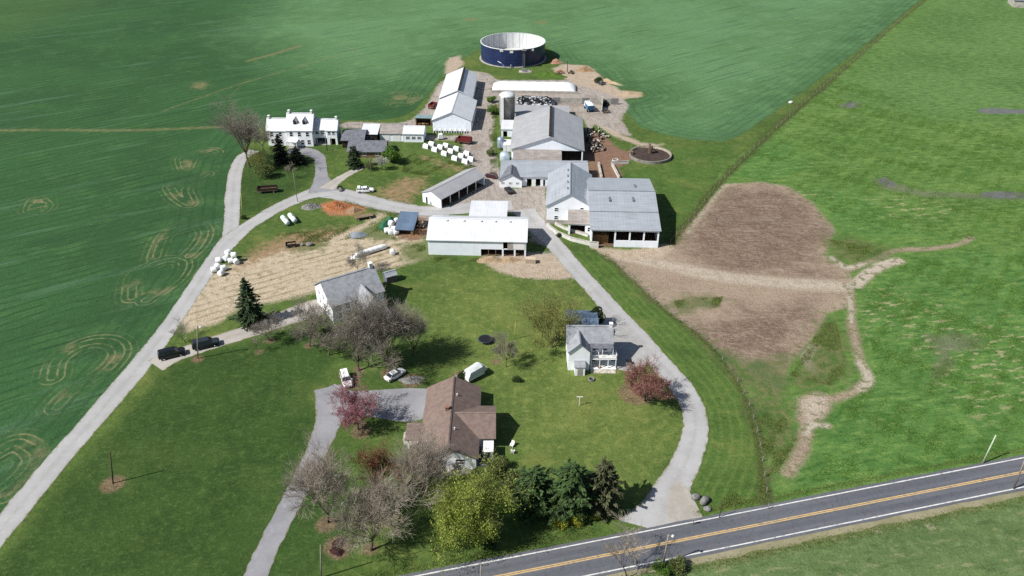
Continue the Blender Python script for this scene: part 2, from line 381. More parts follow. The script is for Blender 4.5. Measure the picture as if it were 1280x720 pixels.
    rw2 = t.mapping(P, R(-30), (.02, .22, 1)); rows2 = t.noise(rw2, 1.0, 3, .6, .3)
    wh = mot('#3b6b38', '#346132', '#467541', n1=nA, n2=nB)
    wh = t.mix(mask('wheat_far_sheen', 5, 34), wh, mot('#689663', '#5f8c5a', '#739f6c', n1=nA, n2=nB))  # paler far crop; grazing-view sheen and haze put into its colour
    wh = t.mix(t.ss(rows, .47, .33, 0, .5), wh, h('#27492f'))
    wh = t.mix(t.ss(rows2, .56, .72, 0, .5), wh, h('#5c8663'))
    wh = t.mix(t.math('MULTIPLY', mask('wheat_pale', 5, 22), .35), wh, mot('#5f8040', '#54763c', '#6c8a48'))
    sr = t.n('ShaderNodeSeparateXYZ'); t.l(t.mapping(P, R(-37)), sr.inputs[0])
    ph = t.math('ADD', t.math('MULTIPLY', sr.outputs[1], 2.1), t.math('MULTIPLY', nA, 26.0))
    ln = t.math('MULTIPLY', t.ss(t.math('SINE', t.math('ADD', ph, t.math('MULTIPLY', nB, 2.2))), .5, 1.0), t.ss(nB, .36, .6))
    hp = t.math('SINE', t.math('ADD', t.math('MULTIPLY', at('wheat'), 2.1), t.math('MULTIPLY', nB, 2.5)))
    thin = t.math('SUBTRACT', 1.0, t.math('MULTIPLY', mask('wheat_far_sheen', 5, 30), .68))  # weakens row lines inside the paler far zone
    inn = t.math('MULTIPLY', t.ss(at('wheat'), 13, 20), thin)
    wh = t.mix(t.math('MULTIPLY', ln, t.math('MULTIPLY', inn, .62)), wh, h('#214a26'))
    wh = t.mix(t.math('MULTIPLY', t.ss(hp, .35, .95), t.math('MULTIPLY', t.math('MULTIPLY', t.ss(at('wheat'), 19, 10), thin), .42)), wh, h('#2a552e'))
    wt_ = t.noise(t.mapping(P, R(-36), (.3, 2.2, 1)), 1.0, 3, .7)
    wh = t.mix(t.ss(wt_, .58, .72, 0, .4), wh, h('#77a066')); wh = t.mix(t.ss(wt_, .42, .3, 0, .4), wh, h('#2c5435'))
    tr = at('tyre')
    rings = t.math('MULTIPLY', t.ss(t.math('COSINE', t.math('MULTIPLY', t.math('ADD', tr, t.math('MULTIPLY', nB, .9)), 4.6)), .25, .95), t.ss(tr, 4.6, 1.5))
    rings = t.math('MULTIPLY', t.math('MULTIPLY', rings, t.ss(nC, .36, .56, .15, 1)), t.math('MULTIPLY', t.ss(nB, .32, .52), t.ss(t.noise(P, .07, 2, .5), .4, .58, .12, 1)))
    wh = t.mix(t.math('MULTIPLY', rings, .6), wh, h('#a39d70'))
    wh = t.mix(t.math('MULTIPLY', t.ss(tr, 3.2, .2), t.ss(nB, .5, .66, 0, .5)), wh, h('#9c8768'))
    col = t.mix(mask('wheat', .3, .5), col, wh)
    col = t.mix(t.math('MULTIPLY', mask('straw_line', 1.3, 1.0, fine), t.ss(nB, .3, .6, .15, .8)), col, mot('#8d8a5d', '#7a7f50', '#a08c6c'))
    col = t.mix(t.math('MULTIPLY', mask('verge', .9, 1.0), .8), col, mot('#4f5733', '#625f42', '#3f4a28', n1=nC))
    # trodden lot
    md = mot('#ab9682', '#a08b78', '#b4a18c', n1=nB, n2=nC)
    md = t.mix(mask('mud_dark', 2.4, 5), md, mot('#826b5b', '#766152', '#8d7665', n1=nB, n2=nC))
    pt = t.mapping(P, R(5), (.22, 1, 1)); ptn = t.noise(pt, .6, 4, .7, .6)
    md = t.mix(t.ss(t.math('ABSOLUTE', t.math('SUBTRACT', ptn, .5)), .035, .0, 0, .42), md, h('#c6b6a2'))
    pt2 = t.noise(t.mapping(P, R(70), (.3, 1, 1)), .9, 4, .75, .8)
    md = t.mix(t.ss(t.math('ABSOLUTE', t.math('SUBTRACT', pt2, .5)), .028, .0, 0, .4), md, h('#c2b29e'))
    md = t.mix(t.ss(nD, .45, .3, 0, .35), md, h('#5e4e42'))
    md = t.mix(t.math('MULTIPLY', mask('pale_track', .8, 1.2), .8), md, mot('#cdbfab', '#b9aa97', '#ddd0bb', n1=nC, n2=nD))
    md = t.mix(t.math('MULTIPLY', mask('pale_bank', .5, .7, fine), .8), md, mot('#cfc3b1', '#bdb09d', '#ded4c4', n1=nC, n2=nD))
    tuf = t.math('MULTIPLY', t.ss(nC, .5, .6), t.ss(at('mud'), 4.5, .3, .12, 1))
    md = t.mix(t.math('MULTIPLY', tuf, .75), md, h('#6f7c48'))
    mm = t.math('MAXIMUM', mask('mud', .45, .8), mask('pale_bank', .6, .7, fine))
    col = t.mix(mm, col, md)
    gp = mot('#566f33', '#7d7a52', '#45702f', n1=nC, n2=nB)
    col = t.mix(t.math('MULTIPLY', mask('green_patch', 1.3, 2.4), .85), col, gp)
    # farmyard
    sepm = t.mapping(P, R(-30), (1, 1, 1)); sx = t.n('ShaderNodeSeparateXYZ'); t.l(sepm, sx.inputs[0])
    fur = t.math('SINE', t.math('ADD', t.math('MULTIPLY', sx.outputs[1], 2.5), t.math('MULTIPLY', nA, 16.0)))
    sw = mot('#cfbea3', '#c2b096', '#dccfb6', n1=nC, n2=nD)
    sw = t.mix(t.math('MULTIPLY', mask('furrow', 1, 2), t.math('MULTIPLY', t.ss(fur, .2, 1.0), t.math('MULTIPLY', t.ss(nC, .3, .6, .5, .7), t.ss(nB, .34, .62, .15, 1)))), sw, h('#8a8058'))
    sw = t.mix(t.ss(nC, .54, .68, 0, .75), sw, h('#8a8653'))
    col = t.mix(mask('straw', .9, 1.4), col, sw)
    col = t.mix(t.math('MULTIPLY', mask('straw_grass', 1, 1.5), .85), col, mot('#56702f', '#6d7a3c', '#49652b', n1=nC))
    col = t.mix(t.math('MULTIPLY', mask('dry', 1.2, 2.5), t.ss(nC, .3, .55)), col, mot('#a98c6c', '#957b58', '#b69c7c', n1=nC))
    gv = mot('#bcb2a8', '#aca299', '#c8c0b7', n1=nC, n2=nD)
    gv = t.mix(t.ss(nB, .5, .68, 0, .6), gv, h('#9a8878'))
    rut = t.noise(t.mapping(P, R(80), (.18, 1, 1)), .5, 3, .6, .9)
    gv = t.mix(t.ss(t.math('ABSOLUTE', t.math('SUBTRACT', rut, .5)), .035, .005, 0, .45), gv, h('#857668')); gv = t.mix(t.ss(t.noise(P, .2, 5, .7), .58, .68, 0, .5), gv, h('#7f7266'))
    col = t.mix(mask('gravel', .55, .7), col, gv)
    col = t.mix(mask('sand', .7, 1.0), col, mot('#c6b5a0', '#b7a38b', '#d4c5b0', n1=nC, n2=nD))
    col = t.mix(mask('redearth', .6, .8), col, mot('#947460', '#856755', '#a58874', n1=nC, n2=nD))
    col = t.mix(mask('orange', .7, .8), col, mot('#b7825d', '#a87351', '#c99a74', n1=nC, n2=nD))
    col = t.mix(t.math('MULTIPLY', mask('mulch', .45, .6, fine), .9), col, mot('#8a7458', '#6d5a45', '#a8967c', n1=nC, n2=nD))
    # grain of blades, stones and clods
    g = t.math('ADD', t.math('MULTIPLY', nD, .55), t.math('MULTIPLY', nE, .45))
    col = t.mix(t.ss(g, .52, .36, 0, .5), col, h('#1a2412')); col = t.mix(t.ss(g, .56, .72, 0, .14), col, h('#c9c79a'))
    hgt = t.math('ADD', t.math('MULTIPLY', nC, .9), t.math('ADD', t.math('MULTIPLY', nD, .5), t.math('MULTIPLY', nE, .22)))
    t.out(col, .92, .12, 0, hgt, .7, .35)
    return m
def build_ground():
    me = bpy.data.meshes.new('ground')
    co = np.stack([PX, PY, np.zeros_like(PX)], 1).astype(np.float32)
    i = np.arange(ny - 1)[:, None] * nx + np.arange(nx - 1)[None, :]
    q = np.stack([i, i + 1, i + 1 + nx, i + nx], -1).reshape(-1, 4)
    me.vertices.add(len(co)); me.vertices.foreach_set('co', co.ravel())
    me.loops.add(q.size); me.loops.foreach_set('vertex_index', q.ravel().astype(np.int32))
    me.polygons.add(len(q)); me.polygons.foreach_set('loop_start', np.arange(0, q.size, 4, dtype=np.int32))
    me.update(calc_edges=True)
    for k, v in A.items():
        a = me.attributes.new(k, 'FLOAT', 'POINT'); a.data.foreach_set('value', v)
    me.materials.append(ground_material())
    o = bpy.data.objects.new('ground', me); COL.objects.link(o); o['kind'] = 'structure'
build_ground()

# ------------------------------------------------------------------ roads, lanes and drives: sheets just above the ground
def lane_mat(name, c1, c2, c3, edge, tracks=True, rough=.9):
    m, t = newmat(name)
    P = t.n('ShaderNodeNewGeometry').outputs['Position']
    ac = t.n('ShaderNodeAttribute', attribute_name='across').outputs['Fac']
    nB = t.noise(P, .16, 4, .6); nC = t.noise(P, .9, 4, .65); nD = t.noise(P, 5, 3, .7)
    col = t.mix(t.ss(nB, .35, .65), hexc(c1), hexc(c2))
    col = t.mix(t.ss(nC, .5, .75, 0, .6), col, hexc(c3))
    col = t.mix(t.ss(t.noise(P, .35, 5, .7), .58, .72, 0, .28), col, tuple(x * .68 for x in hexc(c2)[:3]) + (1,))
    aa = t.math('ABSOLUTE', ac)
    if tracks:
        wt = t.math('ABSOLUTE', t.math('SUBTRACT', aa, .5))
        col = t.mix(t.math('MULTIPLY', t.ss(wt, .3, .05), .35), col, hexc(c1))
        col = t.mix(t.math('MULTIPLY', t.ss(aa, .25, .0), t.ss(nC, .4, .6, 0, .3)), col, hexc(edge))
    e = t.math('ADD', aa, t.math('MULTIPLY', t.math('SUBTRACT', nC, .5), .8))
    col = t.mix(t.ss(e, .84, 1.0, 0, .85), col, hexc(edge))
    if tracks: col = t.mix(t.math('MULTIPLY', t.ss(e, .98, 1.1), .8), col, hexc('#4c5a30'))
    col = t.mix(t.ss(nD, .5, .3, 0, .3), col, tuple(x * .55 for x in hexc(c2)[:3]) + (1,))
    t.out(col, rough, .2, 0, t.math('ADD', nD, nC), .3, .04)
    return m
def ribbon(name, cl, width, z, m, jag=.13, n=8, world=False, seed=1, kind='structure', nac=5):
    """strip of the given width (number or one per point) along a smooth centre line"""
    rr = random.Random(seed)
    p = np.asarray(cl, float) if world else w2(cl)
    wd = np.full((len(p), 1), width) if isinstance(width, (int, float)) else np.asarray(width, float)[:, None]
    c = crom(np.hstack([p, wd]), n); pts = c[:, :2]; hw = c[:, 2] / 2
    d = np.gradient(pts, axis=0); d /= np.linalg.norm(d, axis=1)[:, None] + 1e-9
    nrm = np.stack([-d[:, 1], d[:, 0]], 1)
    vs, ac = [], []
    for i in range(len(pts)):
        for k in range(nac):
            u = -1 + 2*k/(nac-1)
            j = rr.uniform(-jag, jag) if abs(u) == 1 else 0
            q = pts[i] + nrm[i]*(hw[i]*u + j); vs.append((q[0], q[1], z)); ac.append(u)
    fs = [(i*nac+k, i*nac+k+1, (i+1)*nac+k+1, (i+1)*nac+k) for i in range(len(pts)-1) for k in range(nac-1)]
    me = bpy.data.meshes.new(name); me.from_pydata(vs, [], [f[::-1] for f in fs]); me.materials.append(m)
    a = me.attributes.new('across', 'FLOAT', 'POINT'); a.data.foreach_set('value', ac)
    o = bpy.data.objects.new(name, me); COL.objects.link(o); o['kind'] = kind
    return o
def sheet(name, pts, z, m, world=False, sub=4, kind='structure'):
    w = np.asarray(pts, float) if world else w2(pts)
    w = crom(w, sub, True)
    me = bpy.data.meshes.new(name); vs = [(x, y, z) for x, y in w]
    area = sum(w[i-1][0]*w[i][1] - w[i][0]*w[i-1][1] for i in range(len(w)))
    me.from_pydata(vs, [], [tuple(range(len(vs))) if area > 0 else tuple(range(len(vs)))[::-1]]); me.materials.append(m)
    o = bpy.data.objects.new(name, me); COL.objects.link(o); o['kind'] = kind
    return o
M_lane = lane_mat('lane_gravel', '#9d9c9b', '#91908f', '#a7a6a5', '#7b7563')
M_drive = lane_mat('drive_gravel', '#a09b94', '#918c85', '#aca69f', '#7b735f')
M_tar = lane_mat('drive_asphalt', '#858588', '#79797d', '#919193', '#6f6b58', tracks=False)
ribbon('farm_lane', [(-70,745),(0,663),(58,592),(118,523),(170,462),(205,417),(240,366),(268,324),(290,298),(312,281),(345,261),(378,246),(405,240),(440,246),(490,258),(540,264),(600,258),(640,256)], [4.6,4.6,4.6,4.6,5.0,4.4,4.2,4.5,5.6,4.5,4.7,5.6,7.6,7.2,6,6,7,7], .012, M_lane, seed=2)
ribbon('house_lane', [(288,300),(290,270),(291,245),(294,218),(302,198),(318,188)], [4.5,4.2,4.4,4.2,4.2,4.2], .008, M_lane, seed=3)
ribbon('house_lane', [(404,240),(402,222),(401,206),(398,196),(384,190),(362,187)], [9,4.4,3.6,4,6,6], .016, M_tar, seed=4)
ribbon('garden_path', [(408,236),(424,224),(442,214),(462,206)], [5,3.4,2.6,2.4], .02, M_drive, seed=5)
ribbon('house_drive', [(194,457),(216,446),(258,431),(308,415),(350,400),(390,386),(420,380)], [5.6,4.6,4.6,5,6,7,6], .020, M_drive, seed=6)
ribbon('ranch_drive', [(308,745),(330,695),(352,650),(376,605),(398,560),(411,525),(414,500),(410,484)], [3.6,3.6,3.6,3.7,4,5,6,5.4], .024, M_tar, seed=7, jag=.15)
sheet('ranch_drive_apron', [(402,494),(418,480),(440,489),(480,487),(536,486),(534,505),(528,524),(500,527),(470,522),(440,520),(420,530),(404,522)], .028, M_tar, sub=2)
ribbon('farm_lane', [(655,262),(672,284),(690,302),(720,337),(745,364),(770,393),(800,425),(826,455),(850,482),(866,510),(869,540),(858,576),(843,605),(832,635),(824,664)], [7,6,5,4.6,4.6,5,5.2,5,5,4.6,4.6,5,5.6,8,14], .018, M_lane, seed=8)
sheet('gravel_apron', [(838,610),(852,602),(866,622),(880,650),(884,660),(846,663),(834,640)], .024, M_drive, sub=3)
sheet('cottage_drive', [(746,386),(772,396),(800,428),(815,442),(800,462),(772,462),(766,440),(748,420)], .022, M_lane, sub=2)
# county road, fitted through its two edge lines
U = w2([(420,738),(500,722),(640,694.5),(780,672.5),(880,653),(1000,626),(1140,599),(1280,572)])
Lw = w2([(640,737),(780,711),(880,691),(1000,668),(1140,637),(1280,606)])
a1 = np.polyfit(U[:, 0], U[:, 1], 2); a2 = np.polyfit(Lw[:, 0], Lw[:, 1], 1)
xs = np.linspace(-45, 110, 60)
um = np.polyval(np.polyfit(U[:, 0], U[:, 1], 1), xs); lm = np.polyval(a2, xs)
mid = (um + lm) / 2; slope = np.polyfit(xs, mid, 1)
xs = np.linspace(-500, 700, 200); mid = np.polyval(slope, xs)
cl = np.stack([xs, mid], 1); nrm = np.array([-slope[0], 1]) / math.hypot(slope[0], 1)
HALF = float(np.mean(um - lm)) / 2 / math.hypot(slope[0], 1)
m, t = newmat('road_asphalt'); Pn = t.n('ShaderNodeNewGeometry').outputs['Position']
ac = t.n('ShaderNodeAttribute', attribute_name='across').outputs['Fac']; aa = t.math('ABSOLUTE', ac)
r1 = t.noise(t.mapping(Pn, -math.atan(slope[0]), (.04, .8, 1)), 1, 4, .6); r2 = t.noise(Pn, 6, 3, .7)
c_ = t.mix(t.ss(r1, .35, .65), hexc('#5a5c61'), hexc('#505257')); c_ = t.mix(t.ss(r2, .5, .7, 0, .5), c_, hexc('#686a6f'))
c_ = t.mix(t.ss(t.math('ABSOLUTE', t.math('SUBTRACT', aa, .45)), .16, .04, 0, .35), c_, hexc('#474a50'))
ck = t.noise(Pn, .35, 4, .7, 1.2); c_ = t.mix(t.ss(t.math('ABSOLUTE', t.math('SUBTRACT', ck, .5)), .012, .002, 0, .55), c_, hexc('#2c2d30'))
c_ = t.mix(t.ss(t.noise(t.mapping(Pn, -math.atan(slope[0]), (.05, .4, 1)), 1, 2, .5), .6, .66, 0, .35), c_, hexc('#45474c'))
t.out(c_, .85, .3, 0, r2, .25, .02); M_road = m
ribbon('county_road', cl, HALF*2 + 1.3, .030, M_road, jag=.1, n=2, world=True, seed=9)
M_white = mat('road_paint_white', '#c9c9c5', '#b3b3b0', 1.6, .8, dirt='#6f7072', dirt_amt=.8)
M_yel = mat('road_paint_yellow', '#bfa06c', '#ad9266', 1.6, .8, dirt='#77705f', dirt_amt=.8)
for s, nm in ((1, 'edge_line'), (-1, 'edge_line')): ribbon(nm, cl + nrm*HALF*s, .22, .036, M_white, jag=.015, n=1, world=True, nac=2)
for s in (.16, -.16): ribbon('centre_line', cl + nrm*s, .2, .036, M_yel, jag=.012, n=1, world=True, nac=2)
ribbon('road_shoulder', cl + nrm*-(HALF+1.1), 1.5, .008, lane_mat('shoulder_grit', '#857f68', '#757156', '#938c74', '#5f6a3e', False), jag=.4, n=2, world=True, seed=12)
# standing water
mw, t = newmat('puddle_water'); pw = t.n('ShaderNodeNewGeometry').outputs['Position']
t.out(t.mix(t.ss(t.noise(pw, .5, 3), .4, .6), hexc('#55564f'), hexc('#625f55')), .3, .4, 0, t.noise(pw, 3, 2), .05, .02)
for i, pts in enumerate(([(1222,138),(1238,135),(1275,137),(1330,138),(1330,142),(1270,142),(1235,142)], [(1098,224),(1108,222),(1120,230),(1112,234),(1103,230)], [(1225,242),(1250,239),(1290,242),(1290,247),(1240,248)], [(1055,130),(1066,127),(1070,132),(1060,135)])):
    sheet('puddle', pts, .012, mw, sub=3)
# ------------------------------------------------------------------ trees and shrubs
def np_mesh(name, V, F, m, smooth=False):
    """V (n,3), F (k,c) faces of equal corner count"""
    V = np.asarray(V, np.float32); F = np.asarray(F, np.int32)
    me = bpy.data.meshes.new(name)
    me.vertices.add(len(V)); me.vertices.foreach_set('co', V.ravel())
    me.loops.add(F.size); me.loops.foreach_set('vertex_index', F.ravel())
    me.polygons.add(len(F)); me.polygons.foreach_set('loop_start', np.arange(0, F.size, F.shape[1], dtype=np.int32))
    me.update(calc_edges=True); me.validate()
    me.materials.append(m)
    return me
def addmesh(name, me, parent):
    o = bpy.data.objects.new(name, me); COL.objects.link(o); o.parent = parent; return o
def tubes_np(segs, n):
    """segs: array (k,8) p0 p1 r0 r1 -> open n-sided tubes"""
    S = np.asarray(segs, float); p0, p1, r0, r1 = S[:, :3], S[:, 3:6], S[:, 6], S[:, 7]
    d = p1 - p0; d /= np.linalg.norm(d, axis=1)[:, None] + 1e-9
    ref = np.where(np.abs(d[:, 2:3]) > .9, np.array([[1., 0, 0]]), np.array([[0, 0, 1.]]))
    a = np.cross(d, ref); a /= np.linalg.norm(a, axis=1)[:, None] + 1e-9; b = np.cross(d, a)
    V = []
    for p, r in ((p0, r0), (p1, r1)):
        for k in range(n):
            an = 2*math.pi*k/n; V.append(p + (a*math.cos(an) + b*math.sin(an))*r[:, None])
    V = np.stack(V, 1).reshape(-1, 3); base = np.arange(len(S))[:, None]*2*n
    F = np.concatenate([base + np.array([[k, (k+1) % n, n+(k+1) % n, n+k]]) for k in range(n)], 0)
    return V, F
def quads_np(C, D, N, L, W):
    """leaf quads: centres, long directions, normals hint, half lengths, half widths"""
    S = np.cross(D, N); S /= np.linalg.norm(S, axis=1)[:, None] + 1e-9
    a = D*L[:, None]; b = S*W[:, None]
    V = np.stack([C-a, C+b*.9, C+a, C-b*.9], 1).reshape(-1, 3)
    F = np.arange(len(C)*4).reshape(-1, 4)
    return V, F
def unit(g, n): v = g.normal(size=(n, 3)); return v/np.linalg.norm(v, axis=1)[:, None]

def skeleton(seed, H, R_, trunk=.3, nl=6, up=.55, r0=.28, kids=(6, 6, 6), droop=0.0, lean=(0, 0)):
    """returns limb segments, twig segments and twig tips; fits crown height H and radius R_"""
    rr = random.Random(seed); limbs, twigs = [], []
    def grow(p, d, L, r, lev, nseg):
        pts = [(p, r)]; q = p.copy(); dd = d.copy()
        for i in range(nseg):
            dd = (dd + Vector((rr.gauss(0, .11), rr.gauss(0, .11), rr.gauss(0, .08) + (.10 if lev < 3 else -droop)))).normalized()
            q = q + dd*(L/nseg); r2 = r*(1 - .62*(i+1)/nseg)
            (limbs if lev < 3 else twigs).append((*pts[-1][0], *q, pts[-1][1], r2)); pts.append((q.copy(), r2))
        if lev >= 4: return
        k = (nl, *kids)[min(lev, 3)]
        for j in range(k):
            t = rr.uniform(.35, 1.0) if lev else rr.uniform(.75, 1.0)
            i = min(int(t*nseg), nseg-1); f = t*nseg - i
            b = pts[i][0].lerp(pts[i+1][0], f); rb = (pts[i][1]*(1-f) + pts[i+1][1]*f)
            az = 2*math.pi*(j + rr.random())/k
            side = Vector((math.cos(az), math.sin(az), 0))
            if lev == 0:
                e = R(rr.uniform(25, 80))*up + R(20)
                nd = (side*math.cos(e) + Vector((0, 0, math.sin(e)))).normalized()
                nl_ = (R_*1.0/max(math.cos(e), .4) if math.cos(e) > .5 else H*(1-trunk)*.75)*rr.uniform(.55, .8)
            else:
                ax = dd.orthogonal().normalized(); ax.rotate(Matrix.Rotation(az, 3, dd))
                nd = (dd*rr.uniform(.75, 1.25) + ax*rr.uniform(.4, .85) + Vector((0, 0, .12))).normalized()
                nl_ = L*rr.uniform(.42, .68)
            grow(b, nd, nl_, max(rb*.62, .012), lev+1, 4 if lev < 1 else 3 if lev < 3 else 2)
    tr = Vector((lean[0], lean[1], 1)).normalized()
    grow(Vector((0, 0, -.1)), tr, H*trunk + .1, r0, 0, 4)
    # leader
    return np.array(limbs), np.array(twigs)
def fit(limbs, twigs, H, R_, trunk):
    """scale the crown so that it ends at height H and radius R_"""
    allz = np.concatenate([twigs[:, 5], limbs[:, 5]]); zt = np.percentile(allz, 99.5); z0 = H*trunk
    rad = np.percentile(np.hypot(twigs[:, 3], twigs[:, 4]), 97)
    kz = (H - z0)/(zt - z0); kr = R_/rad
    for A_ in (limbs, twigs):
        for c in (0, 3):
            z = A_[:, c+2]; m = z > z0
            A_[m, c+2] = z0 + (z[m]-z0)*kz
            A_[:, c] *= kr; A_[:, c+1] *= kr
    return limbs, twigs
M_bark = mat('bark_grey', '#5d5349', '#463e37', 2.5, .95, .1, bump=.6)
M_bark2 = mat('bark_brown', '#54463a', '#3e342b', 2.5, .95, .1, bump=.6)
def twigmat(n, a, b, c): return leafmat(n, (a, b, c), .9, 0, .08)
M_tw_grey = twigmat('twigs_grey', '#827b70', '#9a9286', '#6b655b')
M_tw_tan = twigmat('twigs_tan', '#90867a', '#a89d90', '#7b7165')
M_tw_olive = twigmat('twigs_budding', '#77784a', '#8a8a58', '#6b6a48')
M_tw_red = twigmat('twigs_red', '#76564c', '#8a665a', '#634a40')
def bare_meshes(seed, H, R_, tw, trunk=.25, nl=7, up=.75, r0=.28, kids=(6, 6, 5), thick=1.0, bark=None, lean=(0, 0), extra=1):
    li, tg = skeleton(seed, H, R_, trunk, nl, up, r0, kids, lean=lean)
    li, tg = fit(li, tg, H, R_, trunk)
    V, F = tubes_np(li, 6); m1 = np_mesh('limbs', V, F, bark or M_bark)
    tg2 = tg.copy(); tg2[:, 6] = np.maximum(tg2[:, 6], .012)*thick*1.5; tg2[:, 7] = np.maximum(tg2[:, 7], .008)*thick*1.3
    V, F = tubes_np(tg2, 3); m2 = np_mesh('twigs', V, F, tw)
    return m1, m2, tg
def leaf_mesh(seed, tg, n, size, spread, m, hang=0.0, asp=.55, drop=0.0):
    g = np.random.default_rng(seed); i = g.integers(0, len(tg), n); f = g.random(n)[:, None]
    C = tg[i, :3]*(1-f) + tg[i, 3:6]*f + g.normal(size=(n, 3))*spread
    C[:, 2] = np.maximum(C[:, 2] - drop*g.random(n)**1.5*np.minimum(1, np.hypot(C[:, 0], C[:, 1])/3), .15)
    D = unit(g, n); D[:, 2] -= hang; D /= np.linalg.norm(D, axis=1)[:, None]
    s = size*g.uniform(.6, 1.35, n)
    V, F = quads_np(C, D, unit(g, n), s, s*asp); return np_mesh('leaves', V, F, m)
def tree(name, label, cat, loc, m1, crowns, group=None, rz=0.0, s=1.0):
    t = thing(name, label, cat, loc, rz, group); t.scale = (s, s, s) if isinstance(s, (int, float)) else s
    addmesh('trunk', m1, t)
    for nm, m2 in crowns: addmesh(nm, m2, t)
    return t
def conifer_meshes(seed, H, R_, m, bark=None, taper=1.0, ragged=.25, whorls=26, per=11, base=.06, dens=1.0, sz=.34):
    g = np.random.default_rng(seed); C, D, N, L, W = [], [], [], [], []
    br = [(0, 0, -.1, 0, 0, H*.5, .02*H, .013*H), (0, 0, H*.5, 0, 0, H*.97, .013*H, .01)]
    for w in range(whorls):
        u = (w + g.random()*.6)/whorls; z = H*(base + (1-base)*u)
        rad = R_*(((1-u)**taper) if taper > 0 else math.sqrt(max(0, 1-u**2.4))*min(1, .72+u*1.1)) + .12
        for k in range(max(4, int(per*(1 - u*.5)))):
            az = 2*math.pi*g.random(); r = rad*(1 + g.normal()*ragged)*g.uniform(.75, 1.05)
            dirv = np.array([math.cos(az), math.sin(az), 0]); dz = -.28*r*(1-u) + .18*r*u
            tip = np.array([0, 0, z]) + dirv*r + np.array([0, 0, dz + g.normal()*.1])
            br.append((0, 0, z, *tip, .035, .008))
            n = max(3, int((5 + r*8)*dens))
            for j in range(n):
                f = g.uniform(.18, 1.0)**.75; p = np.array([0, 0, z])*(1-f) + tip*f
                side = np.cross(dirv, [0, 0, 1]); lat = g.normal()*.16*r*(1.15-f)
                c = p + side*lat + np.array([0, 0, g.normal()*.06 - .05])
                d = dirv*(.9) + side*np.sign(lat)*g.uniform(.2, .9) + np.array([0, 0, g.normal()*.25 - .12])
                C.append(c); D.append(d/np.linalg.norm(d)); N.append(np.array([0, 0, 1]) + g.normal(size=3)*.45)
                s = sz*g.uniform(.55, 1.3); L.append(s); W.append(s*.42)
    V, F = quads_np(np.array(C), np.array(D), np.array(N), np.array(L), np.array(W))
    V1, F1 = tubes_np(br, 5)
    return np_mesh('limbs', V1, F1, bark or M_bark2), np_mesh('needles', V, F, m)
def shrub_meshes(seed, H, R_, m, n=2600, size=.13, lumps=9, bark=None, asp=.6, shell=.45):
    g = np.random.default_rng(seed); stems = []
    cs = []
    for k in range(lumps):
        a = 2*math.pi*k/lumps + g.normal()*.4; rr = R_*g.uniform(.2, .62)
        c = np.array([math.cos(a)*rr, math.sin(a)*rr, H*g.uniform(.3, .72)]); cs.append((c, min(R_, H)*g.uniform(.3, .5)))
        mid = c*.5 + g.normal(size=3)*.05; mid[2] = c[2]*.45
        stems += [(0, 0, -.05, *mid, .05*H/3+.015, .03*H/3+.01), (*mid, *c, .03*H/3+.01, .008)]
    i = g.integers(0, lumps, n); dv = unit(g, n); rad = np.array([c[1] for c in cs])[i]*(1 - shell*g.random(n)**2.0)
    C = np.array([c[0] for c in cs])[i] + dv*rad[:, None]*np.array([1, 1, 1.05]); C[:, 2] = np.abs(C[:, 2]) + .03
    D = unit(g, n); s = size*g.uniform(.6, 1.4, n)
    V, F = quads_np(C, D, dv*.6 + unit(g, n)*.7, s, s*asp)
    V1, F1 = tubes_np(stems, 5)
    return np_mesh('stems', V1, F1, bark or M_bark2), np_mesh('leaves', V, F, m)

# --- leafless trees, five shapes shared between them
pA = bare_meshes(3, 18, 7.0, M_tw_grey, .14, 12, .9, .34, (8, 8, 9), .95)
pB = bare_meshes(5, 13, 5.6, M_tw_tan, .16, 10, .62, .22, (8, 8, 8), .8)
pC = bare_meshes(8, 9, 3.8, M_tw_grey, .24, 8, .7, .14, (8, 8, 7), .7)
pD = bare_meshes(12, 6, 2.6, M_tw_tan, .3, 5, .8, .09, (5, 6, 5), .7)
pE = bare_meshes(21, 19, 9.0, M_tw_grey, .24, 10, .62, .42, (8, 8, 9), 1.0, lean=(-.08, .05))
grp = 'leafless trees on the farm'
def bare(p, px, py, label, s=1.0, rz=0.0, name='bare_tree', g_=grp):
    return tree(name, label, 'tree', G(px, py), p[0], (('crown', p[1]),), g_, R(rz), s)
bare(pE, 312, 209, 'largest leafless tree with a broad grey crown left of the white farmhouse', (1.02, 1.02, 1.16), 40)
bare(pC, 331, 190, 'smaller leafless tree tucked between the broad bare tree and the white farmhouse', 1.15, 100)
bare(pD, 363, 224, 'little pale leafless tree in front of the dark conifers by the farmhouse', .85, 20)
bare(pC, 448, 340, 'slim leafless tree in the straw-covered garden beside the white bale tube', .85, 200)
bare(pD, 232, 428, 'small pinkish leafless tree by the lane just behind the parked dark vehicles', (1.15, 1.15, .9), 80)
bare(pC, 338, 426, 'pale leafless tree at the lawn edge of the gravel house drive below the spruce', (1.0, 1.0, .8), 150)
bare(pD, 324, 441, 'tiny leafless sapling alone on the lawn below the gravel house drive', (.65, .65, .75), 10)
bare(pC, 387, 433, 'leafless tree left of the grey house where its gravel drive ends', (1.35, 1.35, 1.25), 260)
bare(pC, 411, 444, 'leafless tree close in front of the left gable of the grey house', (1.4, 1.4, 1.35), 310)
bare(pA, 449, 463, 'tall leafless tree with a dark straight trunk right in front of the grey house', (.92, .92, .9), 75)
bare(pA, 487, 465, 'tallest leafless tree, standing right of the grey house behind the white sedan', (1.02, 1.02, 1.02), 190)
bare(pC, 466, 452, 'slender leafless tree squeezed between the two tall bare trees by the grey house', (1.1, 1.1, 1.25), 40)
bare(pB, 516, 444, 'leafless tree at the right edge of the grove beside the grey house', (.85, .85, .95), 120)
